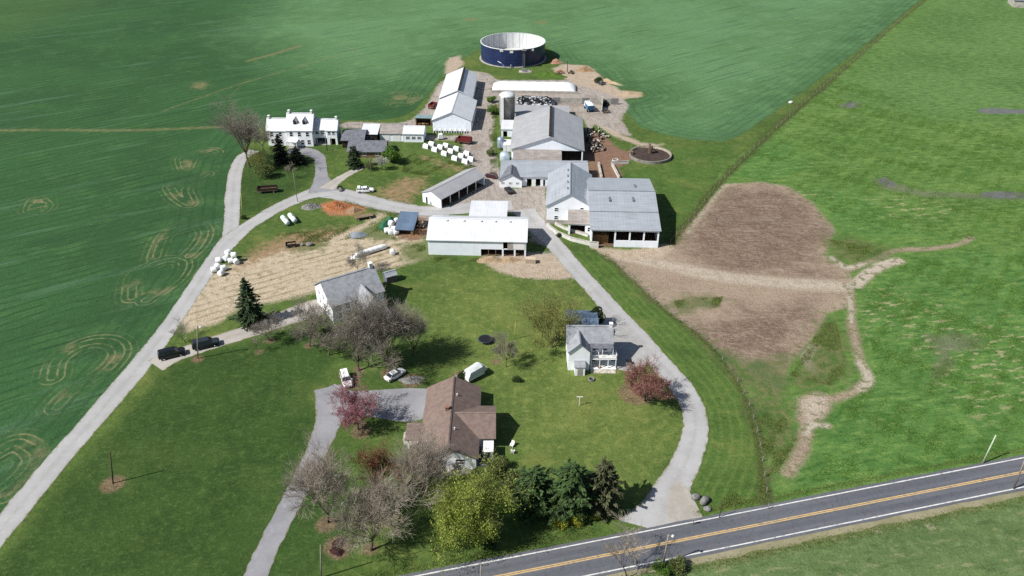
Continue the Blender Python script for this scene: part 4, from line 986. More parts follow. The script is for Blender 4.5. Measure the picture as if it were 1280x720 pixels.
# --- white barn in the middle with its lean-to block behind
t = thing('machine_barn', 'big bright white barn in the centre with a dark open bay at its lower right', 'barn', (-21.1, 176.0, 0), R(-2.6))
House(t, 24.6, 13.2, 'x', gab(4.3, 7.0), M_white_m, roofm('white', 'x'), .35, holes={'front': [(13.3, 18.6, 0, 1.9), (19.0, 21.6, 0, 1.9), (22.0, 24.2, 0, 1.9), (18.9, 21.4, 2.1, 4.0)]})
floor(t, 24.6, 13.2)
for i, x in enumerate((15.2, 17.0, 18.8, 21.8)): slab(t, 'bay_post', M_wood, x-.08, .05, 0, x+.08, .2, 1.9)
for x in (4.3, 8.6, 13.0, 16.6, 20.3): slab(t, 'ridge_vent', M_white_trim, x-.22, 5.4, 6.9, x+.22, 5.85, 7.1)
slab(t, 'loading_panel', M_white_trim, 21.45, -.07, 2.05, 24.3, -.01, 3.9)
slab(t, 'sliding_door', M_conc, 20.0, -.06, 2.1, 21.4, -.015, 4.0)
t = thing('shed', 'flat white-roofed shed block behind the big bright white barn', 'shed', (-11.2, 190.2, 0), R(-2))
House(t, 9.6, 8.4, 'x', [(0, 3.6), (1, 3.9)], M_white_m, roofm('white', 'x'), .25)
# --- feed bunk heaps in front of the white barn are in the yard section
# --- big grey free-stall barn
t = thing('cattle_barn', 'biggest barn with grey roof and white gable above an open lower front', 'barn', (-.2, 235.6, 0), R(-3))
House(t, 22.4, 28.0, 'y', gab(4.2, 8.3, .53), M_white_m, roofm('pale', 'y'), .5, holes={'right': [(i*3.9+.3, i*3.9+3.9, .8, 3.6) for i in range(7)], 'left': [(i*3.9+.3, i*3.9+3.9, 1.2, 3.4) for i in range(7)], 'front': [(12.5, 22.0, 0, 3.9)]})
floor(t, 22.4, 28)
slab(t, 'ridge_vent', M_dark, 11.6, .4, 8.2, 12.5, 27.6, 8.75)
t = thing('lean_to', 'low lean-to with patchy weathered roof below the big grey barn gable', 'shed', (.4, 228.2, 0), R(-2.5))
House(t, 14.6, 7.0, 'x', [(0, 3.3), (1, 4.0)], M_white_m, roofm('old', 'x'), .2)
t = thing('milking_parlour', 'long low building with silver-blue roof running behind the white bank barn', 'barn', (-3.2, 217.2, 0), R(-1))
House(t, 25.6, 10.0, 'x', [(0, 2.9), (.75, 4.0), (1, 3.7)], M_white_m, roofm('silver', 'x'), .35, holes={'front': [(7.6, 9.0, 0, 2.3), (10.2, 11.6, 0, 2.3), (12.4, 13.0, 0, 2)]}, doors={'front': [(9.6, 1.2, 2.1, M_white_trim)]}, wins={'right': W_((3, 6), (1.6,), 1.2, .8)})
t = thing('milk_house', 'small white house with dark grey gable roof and three small windows by the farm track', 'house', (-3.7, 216.2, 0), R(-3))
House(t, 6.6, 6.0, 'y', gab(2.6, 4.4), M_white_w, M_dkgrey_asph, .4, wins={'front': W_((1.0, 3.2, 5.3), (1.4,), .8, .5)}, skip=('back',))
# --- white bank barn
t = thing('bank_barn', 'tall white barn with silver roof, gable end facing the lane', 'barn', (9.3, 193.0, 0), R(-4))
House(t, 12.0, 20.5, 'y', gab(5.5, 9.0), M_white_w, roofm('silver', 'y'), .4, wins={'front': [(2.6, 4.3, .9, 1.0), (9.4, 4.5, .8, 1.0), (2.6, 1.9, .9, 1.0)], 'left': W_((4, 9, 15), (3.9,), 1.0, 1.0)})
for y in (3, 7, 11, 15): slab(t, 'snow_guard', M_steel, 5.2, y, 8.95, 5.5, y+1.2, 9.15)
slab(t, 'stone_footing', M_conc, -.06, -.08, 0, 12.06, -.005, 1.2)
t = thing('porch_shed', 'small grey-roofed porch shed with dark opening at the foot of the white bank barn', 'shed', (14.8, 186.8, 0), R(-5))
House(t, 6.6, 6.2, 'x', [(0, 3.2), (1, 4.4)], M_white_w, roofm('old', 'x'), .25, holes={'front': [(.5, 4.4, 0, 2.8)]}, wins={'front': [(5.4, 1.7, .6, 1.2)]})
floor(t, 6.6, 6.2)
# --- big machine shed
t = thing('machine_shed', 'big stepped silver-roofed shed with open bays and white panels in front', 'barn', (20.2, 180.2, 0), R(-2.5))
House(t, 17.2, 29.5, 'x', [(0, 5.0), (7.4, 6.3), (16.6, 7.9), (29.5, 5.8)], M_white_m, roofm('silver', 'x'), .4, gap=1, holes={'front': [(.3, 5.9, 0, 4.5), (6.3, 9.6, 1.9, 4.5), (10.0, 13.2, 1.9, 4.5), (13.6, 16.8, 1.9, 4.5)]})
floor(t, 17.2, 29.5)
slab(t, 'roof_step', M_dkgrey_asph, -.38, 7.15, 6.3, 17.58, 7.32, 6.52)
slab(t, 'roof_step', M_steel, -.38, 16.4, 7.85, 17.58, 16.8, 8.12)
for x, y in ((5.2, 11.6), (11.4, 11.8), (12.6, 20)): slab(t, 'skylight', M_dkgrey_asph, x-.25, y, 7.05, x+.25, y+2.2, 7.62)
hb = thing('hay_stack', 'tan stack of straw bales in the left open bay of the big stepped shed', 'hay', t.matrix_basis @ Vector((2.6, 2.6, .06)), R(-2.5))
M_straw = mat('straw_bales', '#8f7048', '#7b5e3a', 2.5, .95)
for k in range(3):
    for j in range(2): MB().box(-2.0+j*2.02, -1.0, k*.82, -.02+j*2.02, 1.2, k*.82+.8).build('bale', M_straw, hb, bevel=.06)

# --- concrete ramp walls before the bank barn
def wallrun(nm, label, cat, pts, h, th, m, z=0, cap=True):
    a = G(*pts[0]); t = thing(nm, label, cat, a); mb = MB(); q = [G(*p) - a for p in pts]
    for p0, p1 in zip(q, q[1:]):
        d = (p1-p0); n = Vector((-d.y, d.x, 0)).normalized()*th/2
        mb.prism([p0-n+Vector((0,0,z)), p1-n+Vector((0,0,z)), p1+n+Vector((0,0,z)), p0+n+Vector((0,0,z))], (0, 0, h))
    mb.build('wall', m, t)
    if cap:
        cb = MB()
        for p0, p1 in zip(q, q[1:]):
            d = (p1-p0); n = Vector((-d.y, d.x, 0)).normalized()*(th/2+.05)
            cb.prism([p0-n+Vector((0,0,z+h)), p1-n+Vector((0,0,z+h)), p1+n+Vector((0,0,z+h)), p0+n+Vector((0,0,z+h))], (0, 0, .1))
        cb.build('coping', M_conc, t)
    return t
wallrun('retaining_wall', 'low pale retaining wall along the lane below the white bank barn', 'wall', [(684,283),(696,293),(714,301),(738,307)], 1.0, .4, M_block)
wallrun('retaining_wall', 'short upper wall of the grass ramp at the white bank barn', 'wall', [(694,281),(706,287),(722,292),(735,296)], .8, .35, M_block)
wallrun('retaining_wall', 'white block wall stub at the left front corner of the big stepped shed', 'wall', [(737,309),(748,310)], 1.6, .4, M_block)
# --- silo
g0 = G(634, 158)
t = thing('stave_silo', 'tall grey concrete silo with white domed top by the big grey barn', 'silo', (g0.x, g0.y+2, 0))
M_stave = mat('silo_staves', '#9a958c', '#857f76', 1.0, .9, .1, streak='X', dirt='#6a645b', dirt_amt=.5)
MB().lathe([(0, 0), (2.65, 0), (2.65, 10.4), (0, 10.4)], 32).build('shell', M_stave, t)
MB().lathe([(0, 10.42), (2.75, 10.42), (2.7, 10.75), (1.9, 11.3), (.9, 11.55), (0, 11.6)], 32).build('dome', roofm('white', 'x'), t, smooth=True)
for z in np.arange(.6, 10.4, .75): MB().lathe([(2.66, -.03), (2.71, -.03), (2.71, .03), (2.66, .03)], 32, (0, 0, z), True).build('hoop', M_steel, t)
MB().box(-2.2, -3.4, .2, -1.2, -2.3, 10.6).build('chute', M_white_trim, t)
t = thing('shed', 'low pale-roofed shed behind the concrete silo and the big grey barn', 'shed', (0.8, 272.6, 0), R(-3))
House(t, 19.2, 8.2, 'x', [(0, 2.9), (1, 2.6)], M_white_m, roofm('pale', 'x'), .2)
t = thing('feed_room', 'white box-shaped feed room at the foot of the concrete silo', 'shed', (-3.6, 256.6, 0), R(-3))
House(t, 4.2, 7.5, 'x', [(0, 2.6), (1, 3.0)], M_white_m, roofm('white', 'x'), .2, holes={'front': [(.6, 2.0, 0, 2.0)]})

# --- blue slurry tank
t = thing('slurry_tank', 'round open dark blue slurry tank with white inside in the wheat field', 'tank', (.4, 349.5, 0))
RT, HT = 13.9, 7.4
M_tankb = mat('tank_blue', '#1d2a54', '#182347', .3, .35, .5, streak='X', dirt='#1a2440', dirt_amt=.3)
M_tankw = mat('tank_lining', '#d2d3d3', '#c6c8c8', .5, .6, streak='X', dirt='#8f9092', dirt_amt=.45)
MB().lathe([(RT, .25), (RT, HT), (RT-.12, HT), (RT-.12, .25)], 56, closed=True).build('shell', M_tankb, t)
MB().lathe([(RT-.13, .3), (RT-.13, HT-.03), (RT-.2, HT-.03), (RT-.2, .3)], 56, closed=True).build('lining', M_tankw, t)
MB().lathe([(0, .0), (RT+.7, .0), (RT+.7, .24), (0, .24)], 56).build('foundation', M_conc, t)
MB().lathe([(0, .6), (RT-.22, .6)], 56).build('slurry', mat('slurry', '#c2c2bf', '#a9a8a2', .3, .6), t)
MB().lathe([(RT+.01, HT-.12), (RT+.16, HT-.12), (RT+.16, HT+.08), (RT-.2, HT+.08)], 56).build('rim', M_tankw, t)
for z in (1.7, 3.1, 4.5, 5.9): MB().lathe([(RT+.005, -.04), (RT+.05, -.04), (RT+.05, .04), (RT+.005, .04)], 56, (0, 0, z), True).build('seam', M_tankb, t)
for k in range(28):
    a = 2*math.pi*k/28; c, s_ = math.cos(a), math.sin(a)
    MB().cbox((c*(RT-.24), s_*(RT-.24), HT/2+.2), (.07, .07, HT-.8), a).build('stave_joint', mat('lining_joint', '#a3a5a6', None, 2, .6), t)
for dx in (-.35, .35): MB().box(4.6+dx-.06, -RT-.45, .2, 4.6+dx+.06, -RT-.3+.9, HT+.9).build('ladder_rail', M_steel, t)
for z in np.arange(.6, HT, .5): MB().box(4.2, -RT-.42, z, 5.0, -RT-.32+.6, z+.06).build('rung', M_steel, t)
MB().box(3.6, -RT-1.0, HT-.1, 5.6, -RT+1.2, HT+.02).build('platform', M_steel, t)
for x, z in ((-4.8, HT-.5), (-.6, HT-.8), (8.0, HT-.6)): MB().box(x-.7, -math.sqrt(RT*RT-x*x)-.25, z-.5, x+.7, -math.sqrt(RT*RT-x*x)+.35, z+.35).build('inlet_box', M_tankw, t)
MB().tube([(-6.4, -RT+1.0, 2.4), (-5.0, -RT-.4, 2.0), (-3.2, -RT-1.2, .4)], .14).build('pipe', M_steel, t)
MB().tube([(-.8, -RT-.9, .1), (-.8, -RT-.8, 1.5)], .3, 10).build('valve', M_steel, t)
g1 = G(656, 90)
t = thing('pump_pad', 'pale concrete pump pad below the ladder of the blue tank', 'pump', g1)
MB().box(-2.4, -1.4, 0, 2.8, 1.6, .3).build('pad', M_conc, t)
MB().box(-1.2, -.6, .3, .4, .6, 1.4).build('pump', M_steel, t, bevel=.08); MB().tube([(.3, 0, .9), (1.8, .3, .8), (2.2, 1.6, .5)], .15).build('pipe', M_steel, t)
# --- round manure pit
gp = G(813, 196)
t = thing('manure_pit', 'round concrete manure pit sunk beside the red earth cattle yard', 'pit', (gp.x, gp.y+.6, 0))
RP = 6.8
M_h_pit = mat('pit_concrete', '#87837b', '#74706a', .7, .9, .15, dirt='#57534d', dirt_amt=.6)
MB().lathe([(RP, -.2), (RP, .95), (RP-.35, .95), (RP-.35, -.2)], 48, closed=True).build('wall', M_h_pit, t)
MB().lathe([(0, .25), (RP-.36, .25)], 48).build('manure', mat('manure', '#352b26', '#42362f', .6, .8), t)
MB().lathe([(RP-.55, .05), (RP-.37, .05), (RP-.37, .85), (RP-.45, .85)], 48, closed=True).build('splash_band', mat('pit_stain', '#8d8272', '#b0a793', .9, .9), t)
MB().box(-.3, 1.5, .2, .3, 2.3, 3.4).build('pump_post', M_wood, t); MB().box(.5, 1.2, .2, .8, 1.6, 2.9).build('pump_post', M_dark, t)
MB().tube([(0, 1.9, 3.3), (0, 4.6, 2.2), (0, 7.2, 1.4)], .16).build('pipe', M_steel, t)
MB().box(-6.9, .5, 0, -5.4, 2.0, 1.1).build('ramp', M_wood, t)
# ------------------------------------------------------------------ dwellings near the county road
t = thing('house', 'grey-roofed two-storey house with white gable ends among the tall bare trees', 'house', (-39.2, 145.4, 0), R(32))
House(t, 12.2, 10.4, 'x', gab(4.4, 8.0), M_white_w, M_grey_asph, .35, wins={'left': W_((2.6, 5.2, 7.8), (1.6, 4.0), .9, 1.3) + [(5.2, 6.2, .8, .9)], 'right': W_((3, 7), (1.6, 4.1), .9, 1.3), 'front': W_((1.6, 3.6), (1.5, 3.4), .9, 1.2)})
House(t, 4.6, 6.0, 'y', gab(3.6, 6.4), M_white_w, M_grey_asph, .3, off=(5.6, -4.4, 0), skip=('back',), wins={'left': W_((1.3, 3.0), (1.6,), .8, 1.2)}, doors={'front': [(2.3, 1.0, 2.1, M_wood)]})
House(t, 5.2, 5.4, 'x', [(0, 2.6), (1, 3.4)], M_white_w, M_dkgrey_asph, .3, off=(5.2, -9.8, 0), wins={'front': W_((1.4, 3.8), (1.4,), 1.0, 1.1)}, roofname='porch_roof')
chimney(t, 11.7, 5.2, 7.4, 9.1, .8, .9, M_white_trim)
t = thing('garden_shed', 'small grey garden shed right behind the grey house', 'shed', G(484, 355), R(30))
House(t, 2.6, 2.2, 'x', gab(1.8, 2.6), M_dkgrey_asph, roofm('silver', 'x'), .2, doors={'front': [(1.3, .9, 1.6, M_wood)]})
# ranch house
t = thing('ranch_house', 'brown-roofed ranch house with a wing toward the right, by the asphalt drive', 'house', (-15.6, 101.0, 0), R(0.5))
M_brickw = mat('brick_wall', '#8a6a5a', '#7a5c4e', 1.5, .9, courses=.08)
House(t, 9.4, 18.4, 'y', gab(2.7, 5.1), M_white_w, M_brown_asph, .55, wins={'left': W_((3, 6.4, 10), (1.5,), 1.4, 1.2), 'front': W_((2.4, 6.6), (1.5,), 1.4, 1.2), 'right': [(14, 1.5, 1.2, 1.0), (2.4, 1.5, 1.4, 1.2)]}, doors={'left': [(15.4, 4.8, 2.2, M_white_trim)]}, wall_side={'left': M_brickw})
House(t, 7.4, 8.0, 'x', gab(2.7, 4.72), M_white_w, M_brown_asph, .5, off=(4.9, 5.0, 0), skip=('left',), roofname='wing_roof', wins={'right': W_((2.2, 5.6), (1.4,), 1.3, 1.1), 'front': W_((6.3,), (1.4,), 1.2, 1.1)})
House(t, 3.0, 3.6, 'x', [(0, 2.3), (1, 2.6)], M_white_w, M_brown_asph, .3, off=(-3.0, 4.8, 0), skip=('right',), roofname='entry_roof', holes={'left': [(.4, 3.2, 0, 2.1)], 'front': [(.4, 2.6, 0, 2.1)]})
slab(t, 'deck', mat('blue_grey_deck', '#5c626c', '#4c525c', 1.2, .85), 9.45, .3, .02, 12.4, 4.9, .45)
slab(t, 'deck_awning', M_white_trim, 10.6, 1.6, 2.2, 12.4, 4.4, 2.3)
for x, y in ((10.8, 1.8), (12.2, 1.8)): slab(t, 'awning_post', M_white_trim, x-.06, y-.06, .45, x+.06, y+.06, 2.2)
for y in (4.6, 13.8): MB().tube([(5.6, y, 4.5), (5.6, y, 5.25)], .12, 8).build('vent_pipe', M_white_trim, t)
chimney(t, 4.0, 9.6, 4.6, 5.7, .6, .6, M_brickw)
sheet('patio', [(505,541),(520,533),(526,548),(519,556),(505,556)], .03, M_stone, sub=2)
sheet('patio', [(528,588),(545,576),(575,573),(592,578),(590,590),(565,596),(535,596)], .03, M_stone, sub=3)
# cottage
t = thing('cottage', 'grey-roofed white cottage with two-level porch beside the gravel lane', 'house', (11.3, 128.6, 0), R(-.5))
House(t, 4.3, 5.4, 'y', gab(4.6, 6.6), M_white_w, M_grey_asph, .3, skip=('back',), wins={'left': W_((1.5, 3.8), (1.5, 3.4), .8, 1.2)})
House(t, 9.0, 4.8, 'x', [(0, 4.9), (.52, 7.3), (1, 5.3)], M_white_w, M_grey_asph, .3, off=(-.05, 2.7, 0), wins={'front': W_((5.6, 7.6), (3.6,), .9, 1.0) + W_((6.6,), (1.4,), .9, 1.2), 'right': W_((1.4, 3.2), (1.6, 3.8), .8, 1.2)}, holes={'front': [(4.9, 5.8, 0, 2.1)]})
slab(t, 'porch_deck', M_white_trim, 4.5, .1, .1, 9.8, 2.68, .3)
slab(t, 'porch_roof', M_dkgrey_asph, 4.45, .9, 4.75, 9.1, 2.66, 4.88)
slab(t, 'balcony_floor', M_white_trim, 4.5, .3, 2.45, 9.8, 2.68, 2.6)
for x in (4.7, 6.4, 8.1, 9.65): slab(t, 'porch_post', M_white_trim, x-.09, .35, .3, x+.09, .53, 2.45)
for x in (4.7, 6.9, 9.0): slab(t, 'porch_post', M_white_trim, x-.07, 1.0, 2.6, x+.07, 1.14, 4.75)
rl = MB(); rl.box(4.5, .36, 3.42, 9.8, .44, 3.5); rl.box(9.72, .44, 3.42, 9.8, 2.6, 3.5)
for x in np.arange(4.6, 9.8, .28): rl.box(x-.025, .37, 2.6, x+.025, .43, 3.43)
for y in np.arange(.6, 2.6, .28): rl.box(9.73, y-.025, 2.6, 9.79, y+.025, 3.43)
rl.build('railing', M_white_trim, t)
chimney(t, 8.75, 5.1, 5.4, 8.0, .6, .6, M_white_trim)
House(t, 2.0, 1.7, 'x', [(0, 2.0), (1, 2.3)], M_white_w, M_grey_asph, .12, off=(1.3, -1.75, 0), skip=('back',), doors={'front': [(1.0, 1.0, 1.8, M_conc)]}, roofname='entry_roof')
slab(t, 'step', M_stone, 4.6, -1.1, .01, 9.6, .05, .16)
t = thing('garage', 'blue-grey metal-roofed garage behind the porch cottage', 'garage', (11.7, 136.6, 0), R(-2))
House(t, 6.2, 8.9, 'x', gab(3.2, 4.5, .45), M_white_w, roofm('blue', 'x'), .3, doors={'right': [(2.4, 2.6, 2.1, M_white_trim), (6.2, 2.6, 2.1, M_white_trim)]})

# ------------------------------------------------------------------ vehicles
M_tyre = mat('tyre_rubber', '#1c1c1d', '#262627', 3, .85, .15)
M_rim = mat('wheel_rim', '#8f9296', '#7d8084', 3, .35, .5, .7)
M_lamp = mat('lamp_glass', '#dadcd8', '#c9ccc8', 3, .15, .6)
M_tail = mat('tail_lamp', '#8c1f1a', None, 3, .2, .5)
def wheels(t, xs, hw, r=.36, w=.24):
    for x in xs:
        for s in (1, -1):
            o = thing0('wheel', MB().add(*wheel_geo(x, s*(hw-w*.45), r, w)).mesh('tyre', M_tyre, True), t)
            MB().add(*wheel_geo(x, s*(hw-w*.45+.03), r*.6, w*.98)).build('rim', M_rim, o)
def thing0(nm, me, parent):
    o = bpy.data.objects.new(nm, me); COL.objects.link(o); o.parent = parent; return o
def wheel_geo(x, y, r, w, n=16):
    vs, fs = [], []
    prof = [(r*.25, -w/2), (r*.9, -w/2), (r, -w*.32), (r, w*.32), (r*.9, w/2), (r*.25, w/2)]
    for k in range(n):
        a = 2*math.pi*k/n
        vs += [(x+q*math.cos(a), y+v, r+q*math.sin(a)) for q, v in prof]
    m = len(prof)
    for k in range(n):
        for i in range(m-1): fs.append((k*m+i, ((k+1) % n)*m+i, ((k+1) % n)*m+i+1, k*m+i+1))
    fs += [tuple(k*m for k in range(n)), tuple(k*m+m-1 for k in range(n))]
    return vs, fs
def car(name, label, cat, loc, rz, paint, kind='suv', s=1.0, group=None):
    """x is forward. Body as a loft of stations, glasshouse, roof, wheels and lamps"""
    t = thing(name, label, cat, loc, rz, group); t.scale = (s, s, s)
    if kind == 'suv':
        st = [(-2.55,.55,.95,.80),(-2.48,.38,1.12,.92),(-1.6,.30,1.16,.97),(0,.28,1.15,.98),(1.0,.28,1.14,.98),(1.35,.30,1.12,.97),(2.2,.34,1.06,.93),(2.5,.42,.92,.84),(2.6,.5,.75,.74)]
        gb = (-2.45, 1.25, .90); gr = (-2.25, .62, .72); zb, zr = 1.13, 1.82; wx = (-1.55, 1.62); r = .39
    elif kind == 'pickup':
        st = [(-2.8,.6,.95,.85),(-2.75,.42,1.1,.93),(-1.6,.34,1.12,.96),(-.6,.32,1.13,.97),(.9,.30,1.13,.97),(1.3,.32,1.12,.97),(2.3,.36,1.05,.93),(2.65,.46,.9,.84),(2.72,.5,.75,.74)]
        gb = (-.75, 1.25, .88); gr = (-.55, .6, .7); zb, zr = 1.11, 1.8; wx = (-1.75, 1.7); r = .4
    else:
        st = [(-2.35,.5,.82,.72),(-2.25,.34,.95,.84),(-1.5,.24,.98,.9),(0,.22,.94,.91),(1.0,.22,.94,.91),(1.9,.26,.84,.86),(2.25,.34,.7,.74),(2.35,.42,.6,.62)]
        gb = (-1.75, 1.15, .82); gr = (-1.05, .35, .62); zb, zr = .93, 1.43; wx = (-1.4, 1.42); r = .33
    rings = []
    for x, z0, z1, hw in st:
        c = .16; zm = z0 + (z1-z0)*.62
        rings.append([(x,-hw+.1,z0),(x,hw-.1,z0),(x,hw,z0+.12),(x,hw,zm),(x,hw-.05,z1-.06),(x,hw-.17,z1),(x,-hw+.17,z1),(x,-hw+.05,z1-.06),(x,-hw,zm),(x,-hw,z0+.12)])
    b = MB().loft(rings); b.build('body', paint, t, smooth=False, bevel=0)
    x0, x1, w0 = gb; u0, u1, w1 = gr
    MB().loft([[(x0,-w0,zb),(x1,-w0,zb),(x1,w0,zb),(x0,w0,zb)], [(u0,-w1,zr-.05),(u1,-w1,zr-.05),(u1,w1,zr-.05),(u0,w1,zr-.05)]]).build('window', glassmat(), t)
    MB().loft([[(u0-.06,-w1-.03,zr-.07),(u1+.05,-w1-.03,zr-.07),(u1+.05,w1+.03,zr-.07),(u0-.06,w1+.03,zr-.07)], [(u0+.05,-w1+.08,zr+.03),(u1-.08,-w1+.08,zr+.03),(u1-.08,w1-.08,zr+.03),(u0+.05,w1-.08,zr+.03)]]).build('roof', paint, t)
    pl = MB()
    for s_ in (1, -1):
        for f in (0, .38, .66, 1) if kind != 'pickup' else (0, .5, 1):
            xb, xt = x0+(x1-x0)*f, u0+(u1-u0)*f
            pl.prism([(xb-.05,s_*(w0+.012),zb),(xb+.05,s_*(w0+.012),zb),(xt+.05,s_*(w1+.014),zr-.05),(xt-.05,s_*(w1+.014),zr-.05)], (0,-s_*.03,0))
    pl.build('pillar', paint, t)
    if kind == 'pickup': MB().box(-2.65,-.78,1.0,-.85,.78,1.135).build('bed', M_black, t)
    xf, xr = st[-1][0], st[0][0]
    for s_ in (1, -1):
        hwf = st[-2][3]; MB().cbox((xf-.09, s_*(hwf-.2), .72 if kind != 'sedan' else .58), (.16,.34,.14)).build('headlight', M_lamp, t)
        MB().cbox((xr+.02, s_*(st[0][3]-.16), .86 if kind != 'sedan' else .72), (.1,.22,.2)).build('taillight', M_tail, t)
        MB().cbox((x1-.15, s_*(w0+.16), zb+.08), (.16,.22,.14)).build('mirror', paint, t)
    wheels(t, wx, st[3][3]+.02, r)
    return t
def paint(n, c, r=.28): return mat(n, c, None, 1, r, .5, .0, bump=0)
P_black, P_grey, P_white = paint('paint_black', '#15171a'), paint('paint_charcoal', '#2a2f36'), paint('paint_white', '#dddddb')
P_maroon = paint('paint_maroon', '#4a2326')
def at(x, y, z=0.0): return G(x, y, z)
D_ang = math.atan2(*(G(240,436)-G(200,446)).to_2d().yx)
car('parked_car', 'black sport-utility vehicle nearest the lane on the gravel house drive', 'car', at(215.5,445), D_ang, P_black, 'suv', 1.04)
car('parked_car', 'charcoal sport-utility vehicle ahead of the black one on the gravel house drive', 'car', at(258,433), R(24), P_grey, 'suv', 1.08)
car('parked_car', 'white sport-utility vehicle at the upper end of the asphalt ranch drive', 'car', at(433,477), R(-70), P_white, 'suv', .95)
car('parked_car', 'white sedan parked on the grass below the tall bare trees', 'car', at(494,471), R(47), P_white, 'sedan', 1.0)
car('parked_car', 'black car in the yard below the small white house with grey gable', 'car', at(636,240), R(112), P_black, 'suv', .82)
car('parked_car', 'dark maroon car by the farm track left of the small white house', 'car', at(614,222), R(150), P_maroon, 'suv', .8)
car('pickup_truck', 'white pickup with a white load in its bed on the grass above the lane', 'truck', at(457,240), R(8), P_white, 'pickup', .92)
ld = thing('load_bundle', 'white bundled load lying in the bed of the white pickup', 'load', at(455,240) + Vector((-.9,-.1,1.05)), R(8))
M_plastic = mat('white_bale_wrap', '#e0e1e0', '#d4d6d6', 1.6, .35, .45, dirt='#b9bab4', dirt_amt=.3, bump=.4)
MB().box(-.8,-.6,0,.1,.6,.9).build('bundle', M_plastic, ld, bevel=.15); MB().box(.15,-.5,0,.8,.5,.6).build('bundle', M_plastic, ld, bevel=.12)

def wagon(name, label, cat, loc, rz, L, W, body, h=.7, z=.75, sides=True, wheels_x=(-.32, .32), drawbar=True, group=None):
    t = thing(name, label, cat, loc, rz, group)
    MB().box(-L/2,-W/2,z,L/2,W/2,z+.14).build('deck', M_wood, t)
    if sides:
        for a in ((-L/2,-W/2,L/2,-W/2+.08),(-L/2,W/2-.08,L/2,W/2),(-L/2,-W/2+.08,-L/2+.08,W/2-.08),(L/2-.08,-W/2+.08,L/2,W/2-.08)):
            MB().box(a[0],a[1],z+.14,a[2],a[3],z+.14+h).build('side_board', body, t)
    MB().box(-L*.4,-.12,z-.2,L*.4,.12,z).build('chassis', M_fsteel, t)
    if drawbar: MB().tube([(L/2,0,z-.1),(L/2+1.4,0,.45)], .07).build('drawbar', M_fsteel, t)
    wheels(t, [L*q for q in wheels_x], W/2+.05, .38, .22)
    return t
wagon('farm_wagon', 'dark brown wooden farm wagon parked on the grass below the conifers', 'wagon', at(335,240), R(10), 5.6, 2.2, mat('dark_boards', '#3a2c28', '#2c2220', 1.5, .9), .8)
wagon('farm_wagon', 'dark red farm wagon with pointed drawbar right of the white hutches', 'wagon', at(581,179), R(-14), 4.6, 2.4, mat('red_paint', '#6b2426', '#571d20', 1.2, .6), 1.2)
wagon('farm_wagon', 'red and white wagon behind the small teal-roofed shelter', 'wagon', at(541,135), R(70), 3.6, 2.2, mat('red_paint', '#6b2426', '#571d20', 1.2, .6), .9)
wagon('flat_trailer', 'flat dark timber trailer at the end of the orange earth heap by the lane', 'wagon', at(455,273), R(22), 5.0, 2.0, M_wood, sides=False)
wagon('small_cart', 'small black cart on the green patch in the straw garden', 'wagon', at(364,308), R(15), 2.6, 1.6, M_black, .4, .5)
# feed mixer
t = thing('feed_mixer', 'blue feed mixer truck with white top by the silage bunkers', 'truck', at(736,138), R(100))
P_blue = paint('paint_blue', '#2f6f9f', .4)
MB().loft([[(-2.4,-1.0,.9),(1.2,-1.0,.9),(1.2,1.0,.9),(-2.4,1.0,.9)], [(-2.8,-1.25,2.6),(1.5,-1.25,2.6),(1.5,1.25,2.6),(-2.8,1.25,2.6)]]).build('hopper', P_blue, t)
MB().box(-2.6,-1.1,2.61,1.3,1.1,2.72).build('load', M_plastic, t)
MB().loft([[(1.7,-1.0,.8),(3.4,-1.0,.8),(3.4,1.0,.8),(1.7,1.0,.8)], [(1.7,-.9,2.7),(3.0,-.9,2.7),(3.0,.9,2.7),(1.7,.9,2.7)]]).build('cab', P_white, t)
MB().box(3.0,-.75,1.8,3.34,.75,2.45).build('window', glassmat(), t); wheels(t, (-1.6, 2.5), 1.15, .55, .35)
# tractor at the shed end
t = thing('skid_loader', 'small grey-green loader parked at the front end of the open pale shed', 'tractor', at(542,254), R(20))
P_grn = paint('paint_grey_green', '#5c6f68', .5)
MB().loft([[(-1.1,-.6,.5),(.9,-.6,.5),(.9,.6,.5),(-1.1,.6,.5)], [(-1.1,-.6,1.2),(.6,-.55,1.2),(.6,.55,1.2),(-1.1,.6,1.2)]]).build('body', P_grn, t)
MB().box(-.5,-.55,1.2,.5,.55,2.1).build('cab', glassmat(), t); MB().box(-.6,-.62,2.1,.6,.62,2.2).build('roof', P_white, t)
MB().box(1.3,-.8,.1,1.9,.8,.7).build('bucket', M_steel, t)
for s_ in (-.7, .7): MB().tube([(-.9,s_,1.4),(.8,s_,1.2),(1.5,s_,.5)], .07).build('loader_arm', P_grn, t)
wheels(t, (-.7, .6), .85, .42, .3)
# tarped trailer behind the ranch house
t = thing('pop_up_camper', 'pale grey tent-top camper trailer behind the ranch house', 'camper', at(592,472), R(42)); t.scale = (.86, 1.0, 1.0)
M_canvas = mat('grey_white_canvas', '#c5c9c6', '#b3b8b6', 1.3, .8, dirt='#8f9590', dirt_amt=.4)
MB().box(-2.4,-1.0,.5,2.4,1.0,1.1).build('body', P_white, t, bevel=.05)
MB().loft([[(-2.5,-1.05,1.1),(2.5,-1.05,1.1),(2.5,1.05,1.1),(-2.5,1.05,1.1)], [(-1.6,-.9,2.3),(1.9,-1.0,2.5),(1.9,1.0,2.5),(-1.6,.9,2.3)], [(-1.4,-.08,2.6),(1.8,-.08,3.0),(1.8,.08,3.0),(-1.4,.08,2.6)]]).build('canvas', M_canvas, t)
MB().loft([[(2.4,-.9,1.1),(3.3,-.95,1.1),(3.3,.95,1.1),(2.4,.9,1.1)], [(2.4,-.8,2.0),(3.2,-.9,1.7),(3.2,.9,1.7),(2.4,.8,2.0)]]).build('bunk_end', M_canvas, t)
